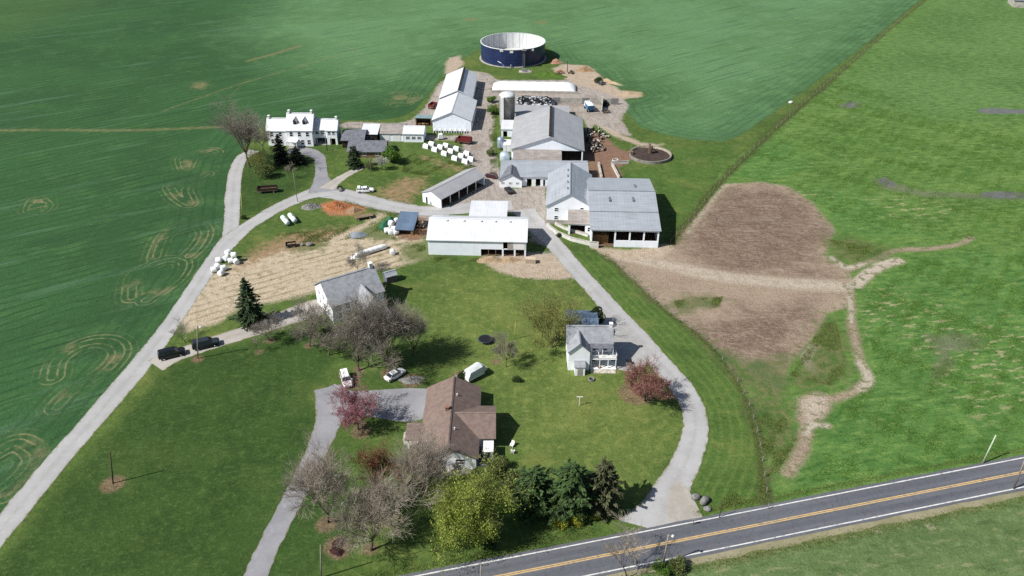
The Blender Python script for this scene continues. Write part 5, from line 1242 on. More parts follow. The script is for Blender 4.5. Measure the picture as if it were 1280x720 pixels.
MB().tube([(-2.4,0,.55),(-3.6,0,.45)], .06).build('drawbar', M_fsteel, t); wheels(t, (0.0,), 1.05, .34, .2)

# ------------------------------------------------------------------ poles
M_pole = mat('pole_wood', '#8d857a', '#7a7268', 2, .9, .1)
M_poled = mat('pole_wood_dark', '#4d4339', '#3f372f', 2, .9, .1)
def pole(label, px, py, h, r=.15, m=None, lean=(0, 0), arm=None, lamp=False, name='utility_pole', g_='utility poles'):
    t = thing(name, label, 'pole', at(px, py), 0, g_)
    top = Vector((lean[0]*h, lean[1]*h, h))
    MB().tube([(0, 0, -.3), top], [r, r*.7], 8).build('shaft', m or M_pole, t, smooth=True)
    if arm:
        MB().cbox((top.x, top.y, h-.5), (arm, .1, .12), R(100)).build('crossarm', M_wood, t)
        for q in (-.4, 0, .4): MB().lathe([(0,0),(.06,0),(.05,.14),(0,.16)], 8, (top.x+q*arm*math.cos(R(100)), top.y+q*arm*math.sin(R(100)), h-.44)).build('insulator', M_lamp, t)
    if lamp:
        MB().tube([(top.x, top.y, h-.3), (top.x+.5, top.y-.1, h-.1)], .04).build('bracket', M_steel, t)
        MB().lathe([(0,.22),(.16,.2),(.22,0),(0,-.05)], 12, (top.x+.62, top.y-.12, h-.3)).build('lamp_head', M_lamp, t)
    return t
pole('bare dark pole in an earth ring on the big left lawn', 141, 604, 7.0, .13, M_poled, (.19, .03), g_=None)
pole('pale pole with a small lamp beside the two dark parked vehicles', 247, 448, 8.2, .15, None, (.2, .0), lamp=True)
pole('pole with white lamp head standing beyond the county road near the lane mouth', 829, 705, 6.6, .15, None, (.02, 0), lamp=True)
pole('greenish weathered pole leaning on the pasture side of the county road', 1228, 579, 6.4, .15, mat('pole_green', '#a9b49a', '#97a28a', 2, .9), (.06, .02))
pole('grey pole at the far right on the near side of the county road', 1267, 611, 9.0, .15, None, (-.05, 0), .0)
pole('short pale pole beside the mulch heaps at the lower end of the ranch drive', 401, 722, 7.2, .13, None, (.12, 0))
pole('thin pole on the near side of the county road below the willow', 602, 740, 6.2, .12)
pole('thin dark post on the grass corner between lane mouth and county road', 899, 647, 3.4, .07, M_poled, name='fence_post', g_=None)
pole('leaning yellowish pole in the grass wedge of the lane fork', 303, 270, 6.6, .12, mat('pole_yellow', '#a5a35f', '#8f8d52', 2, .9), (.10, .05), name='leaning_pole', g_=None)
pole('slim grey pole at the lane edge above the fuel tanks', 372, 252, 9.6, .1, None)
pole('brown pole by the farmhouse drive left of the garden path', 409, 188, 6.0, .12, M_poled)
pole('thin pale pole on the lawn right of the farmhouse drive', 416, 190, 5.2, .08)
pole('thin grey pole in front of the white blossoming tree', 464, 219, 5.6, .07)
pole('thin pale post in the grass between hutches and open pale shed', 555, 209, 4.4, .07, name='fence_post', g_=None)
pole('dark post at the field edge right of the blue tank', 709, 90, 5.0, .16, M_poled, name='fence_post', g_=None)
pole('pale post leaning on the lawn below the budding tree', 643, 424, 4.6, .08, mat('pole_yellow', '#a5a35f', '#8f8d52', 2, .9), (.05, .0), name='leaning_pole', g_=None)
# overhead wire between the lane-side poles is thinner than a pixel in the photo and is left out

# ------------------------------------------------------------------ fences
def fence(label, pts, step, h, name='wire_fence'):
    w = crom(w2(pts), 6); seg = np.linalg.norm(np.diff(w, axis=0), axis=1); cum = np.concatenate([[0], np.cumsum(seg)])
    t = thing(name, label, 'fence', (w[0][0], w[0][1], 0)); pos = []
    n = int(cum[-1]/step)
    me = MB().tube([(0,0,-.2),(0,0,h)], .07, 6).mesh('post', M_pole)
    for k in range(n+1):
        d = k*cum[-1]/n; x = np.interp(d, cum, w[:,0]) - w[0][0]; y = np.interp(d, cum, w[:,1]) - w[0][1]; pos.append((x, y))
        o = bpy.data.objects.new('post', me); COL.objects.link(o); o.parent = t; o.location = (x, y, 0)
    for z in (.5, .85, 1.15): MB().tube([(x, y, z*h/1.25) for x, y in pos], .008, 3).build('wire', M_fsteel, t)
    return t
fence('wire fence along the right lane verge down to the county road', [(757,319),(790,347),(830,385),(882,425),(926,485),(947,545),(956,600),(960,636)], 3.6, 1.2)
fence('long straight wire fence between wheat field and pasture', [(838,304),(872,264),(905,224),(985,147),(1060,82),(1150,4)], 4.6, 1.25)
# ------------------------------------------------------------------ bales
M_wrap = M_plastic
bale_me = MB().loft([[(x, math.cos(a)*r, .72+math.sin(a)*r) for a in np.linspace(0, 2*math.pi, 18)[:-1]] for x, r in ((-.66,.5),(-.62,.66),(-.5,.72),(.5,.72),(.62,.66),(.66,.5))]).mesh('wrap', M_wrap, True)
crumb_me = MB().lathe([(.0,0),(.26,0),(.3,.02),(.0,.035)], 10).mesh('twist', M_wrap)
def bale(label, px, py, rz, z=0.0, s=1.0, g_=None):
    t = thing('wrapped_bale', label, 'bale', at(px, py) + Vector((0,0,z)), R(rz), g_); t.scale = (s,)*3
    addmesh('wrap', bale_me, t)
    tw = bpy.data.objects.new('wrap_knot', crumb_me); COL.objects.link(tw); tw.parent = t; tw.location = (.65, 0, .72); tw.rotation_euler = (0, R(90), 0)
    return t
BG = 'white wrapped bales beside the lane'
for i, (x, y, a, z) in enumerate([(268,340,20,0),(277,344,70,0),(273,336,140,0),(280,338,40,0),(274,328,0,0),(283,326,70,0),(289,329,20,0),(296,330,120,0),(287,324,60,1.25),(294,327,10,1.2)]):
    bale('white wrapped bale lying in the loose heap beside the farm lane above the spruce', x, y, a, z, 1.0, BG)
for i, (x, y, a, z) in enumerate([(484,291,20,0),(489,293,100,0),(495,293,30,0),(488,285,60,0),(493,289,0,0),(490,287,140,1.2),(495,279,50,0)]):
    bale('white wrapped bale piled in front of the blue-grey leaning shed roof', x, y, a, z, 1.05, 'white wrapped bales by the green tarp')
bale('single white wrapped bale apart from the long white bale tube', 491, 318, 100)
t = thing('bale_tube', 'long white plastic tube of bales lying in the straw garden', 'bale', at(464, 316), math.atan2(*(G(485,308)-G(444,321)).to_2d().yx))
mb = MB(); rngs = []
for k in range(25):
    x = -4.2 + 8.4*k/24; r = .74*(1 if 2 < k < 23 else .86) * (1 - .07*abs(math.sin(k*math.pi/4)))
    rngs.append([(x, math.cos(a)*r, r*.98+math.sin(a)*r) for a in np.linspace(0, 2*math.pi, 15)[:-1]])
mb.loft(rngs).build('wrap', M_wrap, t, smooth=True)
t2 = thing('torn_plastic', 'crumpled white plastic at the left end of the white bale tube', 'plastic', at(443, 322), R(20))
rr = random.Random(4)
mb = MB(); n = 7
vs = [(i*.42-1.2, j*.32-.9, .06 + .32*rr.random()*(1-abs(i-3)/3.6)*(1-abs(j-3)/3.6)*2) for i in range(n) for j in range(n)]
mb.add(vs + [(v[0], v[1], v[2]-.05) for v in vs], [(i*n+j, (i+1)*n+j, (i+1)*n+j+1, i*n+j+1) for i in range(n-1) for j in range(n-1)]).build('sheet', M_wrap, t2)
# fuel tanks
for i, (x, y, lb) in enumerate(((357, 279, 'pale cylindrical tank lying on the grass, left of the pair by the lane'), (366, 276, 'pale cylindrical tank lying on the grass, right of the pair by the lane'))):
    t = thing('fuel_tank', lb, 'tank', at(x, y), R(-58))
    pf = [(-2.3,.0),(-2.25,.45),(-2.0,.68),(2.0,.68),(2.25,.45),(2.3,.0)]
    MB().loft([[(px_, math.cos(a)*max(r,.02), .95+math.sin(a)*max(r,.02)) for a in np.linspace(0, 2*math.pi, 19)[:-1]] for px_, r in pf]).build('shell', mat('pale_tank_paint', '#cdd9d6', '#bccac7', 1.2, .45), t, smooth=True)
    for q in (-1.3, 1.3): MB().box(q-.12,-.55,0,q+.12,.55,.5).build('saddle', M_conc, t)
    MB().lathe([(0,0),(.14,0),(.14,.22),(0,.22)], 10, (.2,0,1.6)).build('valve_cap', M_steel, t)
# calf hutches
hz_me = MB().loft([[(-1.1,-.62,0),(1.1,-.62,0),(1.1,.62,0),(-1.1,.62,0)], [(-1.05,-.6,.75),(1.05,-.6,.75),(1.05,.6,.75),(-1.05,.6,.75)], [(-.95,-.36,1.25),(.95,-.36,1.25),(.95,.36,1.25),(-.95,.36,1.25)], [(-.85,-.1,1.4),(.85,-.1,1.4),(.85,.1,1.4),(-.85,.1,1.4)]]).mesh('shell', M_plastic)
door_me = MB().box(1.06,-.32,.02,1.115,.32,.95).mesh('doorway', M_black)
pen_me = MB().box(1.1,-.65,.5,2.7,-.62,.55).box(1.1,.62,.5,2.7,.65,.55).box(2.67,-.62,.5,2.7,.62,.55).box(1.1,-.65,.9,2.7,-.62,.95).box(1.1,.62,.9,2.7,.65,.95).box(2.67,-.62,.9,2.7,.62,.95).box(2.66,-.66,0,2.71,-.61,1).box(2.66,.61,0,2.71,.66,1).mesh('pen_rail', M_steel)
def hutch(label, px, py, rz, s, g_):
    t = thing('calf_hutch', label, 'hutch', at(px, py), R(rz), g_); t.scale = (s,)*3
    addmesh('shell', hz_me, t); addmesh('doorway', door_me, t); addmesh('pen_rail', pen_me, t)
for x, y in [(533,185),(540,182),(544,189),(551,186),(558,184),(556,194),(564,191),(571,188),(569,200),(577,197),(584,194),(582,204),(589,201)]:
    hutch('white calf hutch in the slanting rows on the grass above the open pale shed', x, y, -35, 1.02, 'white calf hutches on the grass')
for i in range(7):
    p = Vector((-26.4 + i*1.75, 261.0 - i*.09, 0)); t = thing('calf_hutch', 'white calf hutch in the row against the front wall of the white barn', 'hutch', p, R(-93), 'white hutches along the barn front')
    t.scale = (.78,)*3
    addmesh('shell', hz_me, t); addmesh('doorway', door_me, t)
# ------------------------------------------------------------------ heaps, bunkers and yard things
def heap_mesh(name, L, W, H, m, seed=0, n=26, rough=.18, flat=.0, jag=.25, freq=1.0):
    g = random.Random(seed); ph = [(g.uniform(0, 6.3), g.uniform(0, 6.3), g.uniform(.6, 2.4)*freq, g.uniform(.6, 2.4)*freq) for _ in range(7)]
    vs, fs = [], []
    for i in range(n+1):
        for j in range(n+1):
            u, v = 2*i/n-1, 2*j/n-1
            a = math.atan2(v, u); r = max(abs(u), abs(v)); rr_ = r*(1 + jag*.5*math.sin(3*a+ph[0][0]) + jag*.3*math.sin(5*a+ph[1][0]))
            x, y = math.cos(a)*rr_*L/2, math.sin(a)*rr_*W/2
            b = max(0.0, 1 - r); b = min(1, b/(1-flat)) if flat else b
            b = b*b*(3-2*b) if not flat else math.sin(b*math.pi/2)
            nz = sum(math.sin(x*p[2]+p[0])*math.sin(y*p[3]+p[1]) for p in ph)/3
            vs.append((x, y, H*b*(1+rough*nz) + (H*rough*.35*g.uniform(-1, 1)*min(1, 3*b)) - (.04 if r > .99 else 0)))
    for i in range(n):
        for j in range(n): fs.append((i*(n+1)+j, (i+1)*(n+1)+j, (i+1)*(n+1)+j+1, i*(n+1)+j+1))
    return MB().add(vs, fs).mesh(name, m)
def heap(name, label, cat, px, py, rz, L, W, H, m, seed=0, kind=None, **kw):
    o = bpy.data.objects.new(name, heap_mesh(name, L, W, H, m, seed, **kw)); COL.objects.link(o)
    o.location = at(px, py); o.rotation_euler = (0, 0, R(rz)); return tag(o, label, cat)
M_h_orange = mat('orange_soil', '#95603f', '#835337', 1.1, .95, .05, dirt='#a08263', dirt_amt=.7, bump=.6)
M_h_tan = mat('tan_soil', '#8f7860', '#7d674e', 1.2, .95, .05, bump=.6)
M_h_stone = mat('stone_rubble', '#7d7c79', '#626160', 2.2, .9, .1, dirt='#97958f', dirt_amt=.8, bump=.9)
M_h_bluestone = mat('blue_stone_grit', '#7d848b', '#6f767c', 2.2, .9, .1, bump=.6)
M_h_mulch = mat('dark_mulch', '#3c2a28', '#2b1e1d', 2, .95, .05, bump=.6)
M_h_manure = mat('straw_manure', '#7a5c42', '#62482f', 1.4, .95, .05, dirt='#98795a', dirt_amt=.6, bump=.7)
heap('stone_heap', 'grey heap of stone rubble beside the orange earth by the lane', 'stone heap', 389, 259, 8, 6.4, 3.6, 1.3, M_h_stone, 1, rough=.4)
heap('earth_heap', 'orange earth heap beside the grey stone rubble at the lane', 'earth heap', 420, 259, -5, 8.5, 5.0, 1.5, M_h_orange, 2, rough=.35)
heap('earth_heap', 'tan earth heap at the right end of the orange one', 'earth heap', 443, 264, 10, 5.5, 3.6, 1.2, M_h_tan, 3, rough=.3)
heap('grit_heap', 'round blue-grey grit heap in the straw garden left of the white bales', 'stone heap', 447, 294, 0, 5.0, 4.2, .95, M_h_bluestone, 4, rough=.1, jag=.1)
heap('mulch_heap', 'dark red-brown mulch heap in a pale ring by the ranch drive', 'mulch heap', 423, 680, 60, 3.0, 2.0, .55, M_h_mulch, 5)
heap('mulch_heap', 'second dark mulch heap just below the red-brown one by the ranch drive', 'mulch heap', 422, 690, -10, 2.6, 1.5, .5, M_h_mulch, 6)
heap('earth_heap', 'sandy earth heap at the wheat edge right of the blue tank', 'earth heap', 731, 88, -10, 8, 5, 1.8, M_h_tan, 7, rough=.3)
heap('earth_heap', 'reddish earth heap behind the shadow of the blue tank', 'earth heap', 695, 78, 0, 6, 5, 1.4, mat('pinkish_soil', '#a07c68', '#8a6857', 1.2, .95, .05, bump=.6), 8, rough=.35)
heap('earth_heap', 'long sandy ridge of earth along the wheat edge', 'earth heap', 758, 102, -38, 16, 3, 1.0, mat('sandy_soil', '#a5927a', '#948066', 1.2, .95, .05, bump=.6), 9, rough=.3)
heap('earth_heap', 'sandy earth spit reaching into the wheat at its far right end', 'earth heap', 787, 118, -3, 10, 3.4, .8, mat('sandy_soil', '#a5927a', '#948066', 1.2, .95, .05, bump=.6), 10, rough=.3)
heap('earth_heap', 'grassy green mound between blue tank and white silage bunker', 'mound', 686, 94, -12, 15, 8, 1.2, mat('grass_mound', '#3f5526', '#4b6029', .8, .95, .05, bump=.6), 11, rough=.2)
heap('bedding_heap', 'tan straw bedding heap in front of the open bay of the bright white barn', 'heap', 613, 325, 2, 7.5, 3.6, .9, mat('straw_bedding', '#9b8871', '#8a775f', 1.5, .95, .05, bump=.7), 12, rough=.35)
heap('bedding_heap', 'second tan straw heap at the right end of the bright white barn', 'heap', 637, 325, -4, 5.5, 3.4, .8, mat('straw_bedding', '#9b8871', '#8a775f', 1.5, .95, .05, bump=.7), 13, rough=.35)
heap('manure_heap', 'brown manure heap right of the leaning blue-grey shed', 'heap', 520, 291, 20, 6, 4, 1.0, M_h_manure, 14, rough=.3)
heap('rock_bed', 'low bed of pale rocks on the lawn above the ranch drive', 'rock bed', 514, 475, 5, 5.2, 2.6, .5, M_h_stone, 15, rough=.5)
heap('rock_bed', 'pale rock border beside the camper at the back of the ranch house', 'rock bed', 572, 473, 60, 3.6, 2.2, .6, M_h_stone, 16, rough=.5)
def boulder(label, px, py, s, rz, g_=None, m=None):
    bm = bmesh.new(); bmesh.ops.create_icosphere(bm, subdivisions=2, radius=1)
    rr = random.Random(int(px*7+py)); k = [Vector((rr.gauss(0,1), rr.gauss(0,1), rr.gauss(0,1))).normalized() for _ in range(9)]
    for v in bm.verts:
        d = min(.62 + .3*(1-max(0, v.co.dot(q)))*1.0 for q in k); v.co *= d; v.co.x *= s[0]; v.co.y *= s[1]; v.co.z = v.co.z*s[2] + s[2]*.35
    me = bpy.data.meshes.new('boulder'); bm.to_mesh(me); bm.free(); me.materials.append(m or M_h_stone)
    o = bpy.data.objects.new('boulder', me); COL.objects.link(o); o.location = at(px, py); o.rotation_euler = (0, 0, R(rz)); return tag(o, label, 'boulder', g_)
boulder('left grey boulder at the mouth of the gravel lane', 869, 623, (1.2,.9,1.0), 20)
boulder('largest pale boulder at the mouth of the gravel lane', 880, 628, (1.7,1.0,1.2), 50)
boulder('low boulder below the largest one at the lane mouth', 884, 637, (1.1,.8,.6), 0)
boulder('pale round boulder on the grass edge above the lane left of the pickup', 426, 239, (1.0,.9,1.0), 30)
boulder('small white rock in the wheat beside the long straight fence', 988, 129, (1.3,1.0,.9), 10, None, M_block)
boulder('pinkish boulder on the green patch of the straw garden', 387, 307, (1.4,1.1,1.0), 10)
boulder('pale boulder on the left side of the small black cart patch', 378, 307, (.8,.8,.8), 80)
# --- silage bunkers
t = thing('silage_clamp', 'long low silage clamp under bright white plastic below the blue tank', 'silage clamp', (-7.7, 303.2, 0), R(-3))
mb = MB(); prof = []
for k in range(33):
    x = 32.5*k/32; h = 2.3*min(1, .55+k/5, .35+(32-k)/4) + .07*math.sin(k*1.7); w0 = .4*max(0, 1-k/2)
    prof.append([(x,.05+w0,0),(x,.35+w0,h*.62),(x,1.8,h*.96),(x,6.6,h*1.02),(x,8.6-w0,h*.8),(x,9.3-w0,0)])
mb.loft(prof).build('plastic_cover', M_plastic, t, smooth=True)
slab(t, 'bunker_wall', M_conc, -.5, -.35, 0, 33.5, -.05, .9); slab(t, 'bunker_wall', M_conc, -.5, 9.4, 0, 30, 9.7, 1.7)
t = thing('bunker_wall', 'long pale concrete bunker wall below the white silage clamp', 'wall', (15.4, 290.2, 0), R(-3))
for k in range(9):
    slab(t, 'panel', M_conc if k % 4 else M_h_stone, k*2.7, 0, 0, k*2.7+2.66, .35, 2.3 if k != 5 else 2.6)
t = thing('silage_clamp', 'silage clamp under black and white plastic weighed down with old tyres', 'silage clamp', (1.6, 283.8, 0), R(-3))
m_, nt = newmat('black_white_cover'); tcn = nt.n('ShaderNodeTexCoord').outputs['Object']
vn = nt.noise(tcn, .55, 3, .6, 1.2); nt.out(nt.mix(nt.ss(vn, .49, .55), hexc('#232427'), hexc('#c3c6c8')), .45, .4, 0, nt.noise(tcn, 2, 3), .4, .1)
mb = MB(); mb.loft([[(x,.0,0),(x,.7,h*.75),(x,4.0,h),(x,8.0,h*.9),(x,8.9,0)] for x, h in ((0,2.2),(2,2.5),(5,2.7),(8,2.6),(11,2.5),(13,2.3),(14.2,.6))]).build('plastic_cover', m_, t)
ty_me = MB().lathe([(.22,0),(.42,-.02),(.48,.1),(.42,.22),(.22,.2),(.26,.1)], 14, closed=True).mesh('tyre', M_black)
rr = random.Random(3); gt = t.matrix_basis.copy()
TM = Matrix.Translation(Vector((1.6, 283.8, 0))) @ Matrix.Rotation(R(-3), 4, 'Z')
def tyre_at(p, label, g_, tilt=0.0):
    o = bpy.data.objects.new('old_tyre', ty_me); COL.objects.link(o); o.location = p; o.rotation_euler = (tilt, tilt*.6, rr.uniform(0, 6)); return tag(o, label, 'tyre', g_)
for i in range(12):
    for j in range(6):
        if rr.random() < .8: tyre_at(TM @ Vector((.8+i*1.05+rr.uniform(-.3,.3), 1.2+j*1.25+rr.uniform(-.3,.3), 2.45 + .12*math.sin(i*.6) + (.12 if j in (1,2,3) else -.15))), 'old black tyre lying on the black and white silage plastic', 'tyres on the silage clamp')
g1 = at(757, 131)
for i in range(26):
    a = rr.uniform(0, 6.3); r_ = rr.uniform(0, 1.9); z = (1-r_/2.2)*1.5*rr.random()
    tyre_at(g1 + Vector((math.cos(a)*r_*.8, math.sin(a)*r_*1.2, z)), 'old black tyre in the loose black heap at the end of the bunker wall', 'tyres in the heap by the bunker', rr.uniform(-.8, .8))
wallrun('bunker_wall', 'pale end wall standing before the black tyre heap', 'wall', [(752,138),(753,128)], 2.4, .4, M_block)
wallrun('yard_wall', 'left pale concrete wall of the red earth cattle passage', 'wall', [(752,224),(748,206)], .9, .45, M_block)
wallrun('yard_wall', 'right pale concrete wall of the red earth cattle passage', 'wall', [(774,224),(765,207)], .9, .45, M_block)
wallrun('yard_wall', 'short pale wall between cattle passage and round pit', 'wall', [(764,205),(786,204)], .8, .35, M_block)
t = thing('water_trough', 'pale water trough at the head of the red earth cattle passage', 'trough', at(769,202), R(5))
MB().add(*(lambda m: (m.v, m.f))(MB().lathe([(.0,.1),(.75,.1),(.8,.7),(.95,.7),(.95,0),(0,0)], 20))).build('tub', M_block, t); MB().lathe([(0,.55),(.78,.55)], 20).build('water', mw, t)
# feed tanks left of the big barn
t = thing('milk_tank', 'upright steel milk tank beside a white container, left of the big grey barn', 'tank', at(626,186))
MB().lathe([(0,.4),(1.0,.4),(1.1,.6),(1.1,3.6),(.8,3.95),(0,4.1)], 20).build('shell', mat('blue_steel', '#a9b7c6', '#97a5b5', 1, .3, .5, .5), t, smooth=True)
for q in range(4): MB().cbox((.75*math.cos(q*1.57+.78), .75*math.sin(q*1.57+.78), .25), (.12,.12,.5)).build('leg', M_steel, t)
t = thing('feed_box', 'white box container beside the upright steel milk tank', 'container', at(635,187), R(-3))
MB().box(-1.4,-2.2,.15,1.5,2.4,2.6).build('body', M_plastic, t, bevel=.06); MB().box(-1.3,-2.1,0,1.4,2.3,.15).build('skid', M_wood, t)
for q in (-.5, .8): MB().box(q-.04,-2.24,.4,q+.04,-2.19,2.4).build('seam', M_steel, t)
t = thing('vat', 'pale squat vat against the weathered lean-to below the white box container', 'tank', at(631,201), 0)
MB().lathe([(0,0),(1.5,0),(1.6,.3),(1.6,2.2),(1.2,2.8),(0,3.0)], 20).build('shell', mat('pale_blue_steel', '#b9c4cf', '#a8b3bf', 1, .4, .4, .3), t, smooth=True)
# leaning shed, green tarp, machinery
t = thing('lean_shelter', 'small blue-grey roofed shelter with white bales before it in the farmyard', 'shelter', (-30.6, 186.4, 0), R(-6))
House(t, 4.6, 7.0, 'x', [(0, 1.7), (1, 3.2)], M_wood, roofm('blue', 'x'), .25, holes={'right': [(.5, 6.5, 0, 1.6)], 'front': [(.6, 4.0, 0, 1.5)]})
t = thing('covered_implement', 'farm machine under a dark green tarpaulin left of the blue-grey shelter', 'machine', at(484,283), R(62))
mb = MB(); rr = random.Random(9)
mb.loft([[(x,-w,0),(x,-w*.85,h*.6),(x,-w*.3,h),(x,w*.35,h*.95),(x,w*.8,h*.55),(x,w,0)] for x, w, h in ((-2.6,.7,.6),(-2.2,1.2,1.7),(-1,1.35,2.1),(.3,1.3,1.8),(1.4,1.25,2.3),(2.3,1.1,1.9),(2.7,.7,.7))]).build('tarpaulin', mat('green_tarp', '#2b6448', '#22523b', .9, .5, .3, bump=.4), t)
MB().tube([(2.6,0,.5),(4.0,0,.4)], .08).build('drawbar', M_fsteel, t)
def implement(label, px, py, rz, c, s=1.0, seed=1):
    t = thing('farm_implement', label, 'machine', at(px, py), R(rz)); t.scale = (s,)*3; m = mat('implement_'+c.strip('#'), c, None, 1.5, .6)
    MB().box(-1.6,-.07,.6,1.6,.07,.75).build('frame', m, t)
    for y in (-.9, .9): MB().box(-1.4,y-.06,.55,1.4,y+.06,.7).build('side_beam', m, t)
    for x in (-1.2, 0, 1.2): MB().box(x-.06,-1.0,.62,x+.06,1.0,.78).build('cross_beam', m, t)
    for x in (-.8, .2, 1.0): MB().tube([(x,-.6,.6),(x+.25,-.6,.1)], .05, 5).build('tine', M_fsteel, t); MB().tube([(x,.6,.6),(x+.25,.6,.1)], .05, 5).build('tine', M_fsteel, t)
    MB().tube([(1.6,0,.7),(2.8,0,.45)], .07).build('drawbar', m, t); MB().box(-.5,-.5,.78,.5,.5,1.5).build('hopper', m, t, bevel=.05)
    wheels(t, (-.6,), 1.1, .4, .2); return t
implement('rusty-white machine standing right of the blue-grey shelter', 527, 283, 80, '#b7a08c', 1.0)
implement('brown implement on the reddish ground at the left end of the bright white barn', 530, 292, 20, '#6b5040', .8)
implement('reddish implement on the bare earth right of the blue tank', 700, 92, 10, '#a8795f', 1.1)
implement('dark rusty implement beside the dark post right of the blue tank', 714, 92, 60, '#4c3a32', .9)
implement('grey implement beyond the dark shrub at the right end of the white silage clamp', 752, 106, 30, '#54615f', 1.0)
implement('dark implement on the tracked gravel below the blue feed mixer', 757, 141, 5, '#4a4644', 1.0)
implement('dark machine standing beside the hutch rows left of the red wagon', 572, 177, 100, '#3f3c3c', .9)
t = thing('hutch_cart', 'small white cart standing above the hutch rows, left of the dark machine', 'cart', at(551,174), R(10))
MB().loft([[(-.9,-.8,.4),(.9,-.8,.4),(.9,.8,.4),(-.9,.8,.4)], [(-.6,-.7,1.9),(.6,-.7,1.9),(.6,.7,1.9),(-.6,.7,1.9)]]).build('body', M_plastic, t); MB().box(.62,-.4,.7,.9,.4,1.3).build('hatch', M_steel, t); wheels(t, (-.5, .5), .8, .28, .15)
# trampoline
t = thing('trampoline', 'round dark trampoline on the lawn right of the bare tree grove', 'trampoline', at(607, 427)); t.scale = (.72, .72, .85)
MB().lathe([(0,.82),(1.75,.82)], 32).build('jumping_mat', mat('trampoline_mat', '#15171b', None, 2, .8), t)
MB().lathe([(1.76,.80),(2.15,.80),(2.2,.86),(2.1,.93),(1.76,.86)], 32, closed=True).build('pad', mat('trampoline_pad', '#27303f', '#1f2734', 2, .6), t)
for q in range(6):
    a = q*math.pi/3; MB().tube([(2.05*math.cos(a), 2.05*math.sin(a), 0), (2.05*math.cos(a), 2.05*math.sin(a), .8)], .045, 6).build('leg', M_steel, t)
# yard bits
def chair(label, px, py, rz):
    t = thing('lawn_chair', label, 'chair', at(px, py), R(rz), 'white lawn chairs')
    MB().box(-.3,-.3,.34,.3,.3,.4).build('seat', M_white_trim, t); MB().prism([(-.3,.27,.4),(.3,.27,.4),(.3,.45,1.05),(-.3,.45,1.05)], (0,.05,0)).build('backrest', M_white_trim, t)
    for x in (-.26,.26):
        for y in (-.26,.26): MB().box(x-.03,y-.03,0,x+.03,y+.03,.34).build('leg', M_white_trim, t)
        MB().box(x-.05,-.3,.58,x+.05,.3,.62).build('armrest', M_white_trim, t)
chair('white lawn chair farther from the ranch house wing shadow', 640, 558, -30)
chair('white lawn chair nearer the dark pines on the lawn', 641, 566, 160)
t = thing('clothes_post', 'pale T-shaped clothes post on the lawn below the cottage', 'post', at(724,507)); MB().box(-.06,-.06,0,.06,.06,2.1).build('post', M_white_trim, t); MB().box(-.6,-.05,2.1,.6,.05,2.2).build('crossbar', M_white_trim, t)
t = thing('fire_pit', 'dark ring-shaped fire pit on the lawn below the cottage porch', 'fire pit', at(739,475)); MB().lathe([(.45,0),(.62,0),(.62,.38),(.45,.38)], 18, closed=True).build('ring', M_h_stone, t); MB().lathe([(0,.06),(.44,.06)], 18).build('ash', M_black, t)
t = thing('planter', 'dark planter with a small plant before the cottage porch', 'planter', at(749,461)); MB().lathe([(0,0),(.28,0),(.38,.5),(0,.46)], 14).build('pot', M_wood, t); addmesh('plant', s5[1], t).scale = (.35,.35,.4)
t = thing('gas_tank', 'small white upright gas bottle under the spruce', 'gas bottle', at(305,402)); MB().lathe([(0,0),(.42,0),(.45,.2),(.45,1.25),(.25,1.5),(0,1.52)], 16).build('shell', P_white, t, smooth=True); MB().lathe([(0,1.5),(.12,1.5),(.12,1.7),(0,1.7)], 10).build('valve', M_steel, t)
t = thing('satellite_dish', 'pale dish-topped box at the front corner of the grey house', 'dish', at(446,407)); MB().tube([(0,0,0),(0,0,1.6)], .06).build('mast', M_steel, t); MB().lathe([(0,0),(.5,.12),(.75,.32),(.73,.34),(.48,.15),(0,.03)], 20, (0,0,1.6)).build('dish', P_white, t)
t = thing('metal_tub', 'small dark metal tub beside the cottage at the lane edge', 'tub', at(786,455)); MB().box(-.5,-.4,.05,.5,.4,.7).build('tub', M_steel, t, bevel=.05); MB().box(-.54,-.44,.7,.54,.44,.76).build('lid', M_black, t)
t = thing('mailbox', 'grey mailbox on a post at the lane mouth beside the county road', 'mailbox', at(866,656)); MB().box(-.05,-.05,0,.05,.05,1.05).build('post', M_wood, t); MB().loft([[(-.28,-.12,1.05),(.28,-.12,1.05),(.28,.12,1.05),(-.28,.12,1.05)],[(-.28,-.12,1.2),(.28,-.12,1.2),(.28,.12,1.2),(-.28,.12,1.2)],[(-.28,-.05,1.3),(.28,-.05,1.3),(.28,.05,1.3),(-.28,.05,1.3)]]).build('box', M_steel, t); MB().box(.0,.125,1.1,.2,.14,1.3).build('flag', M_tail, t)
t = thing('pallet_stack', 'pale block of stacked pallets at the right corner of the bright white barn', 'pallets', at(663,328), R(-3))
for k in range(8): MB().box(-1.3,-.7,k*.16,1.3,.7,k*.16+.12).build('pallet', mat('pale_wood', '#b9aa96', '#a6967f', 2, .9), t)
# far building at the upper right
t = thing('far_shed', 'distant grey-roofed shed at the far upper right edge of the pasture', 'shed', at(1266,9), R(-15))
House(t, 22, 12, 'x', gab(3.5, 6.0), M_conc, M_dkgrey_asph, .4)
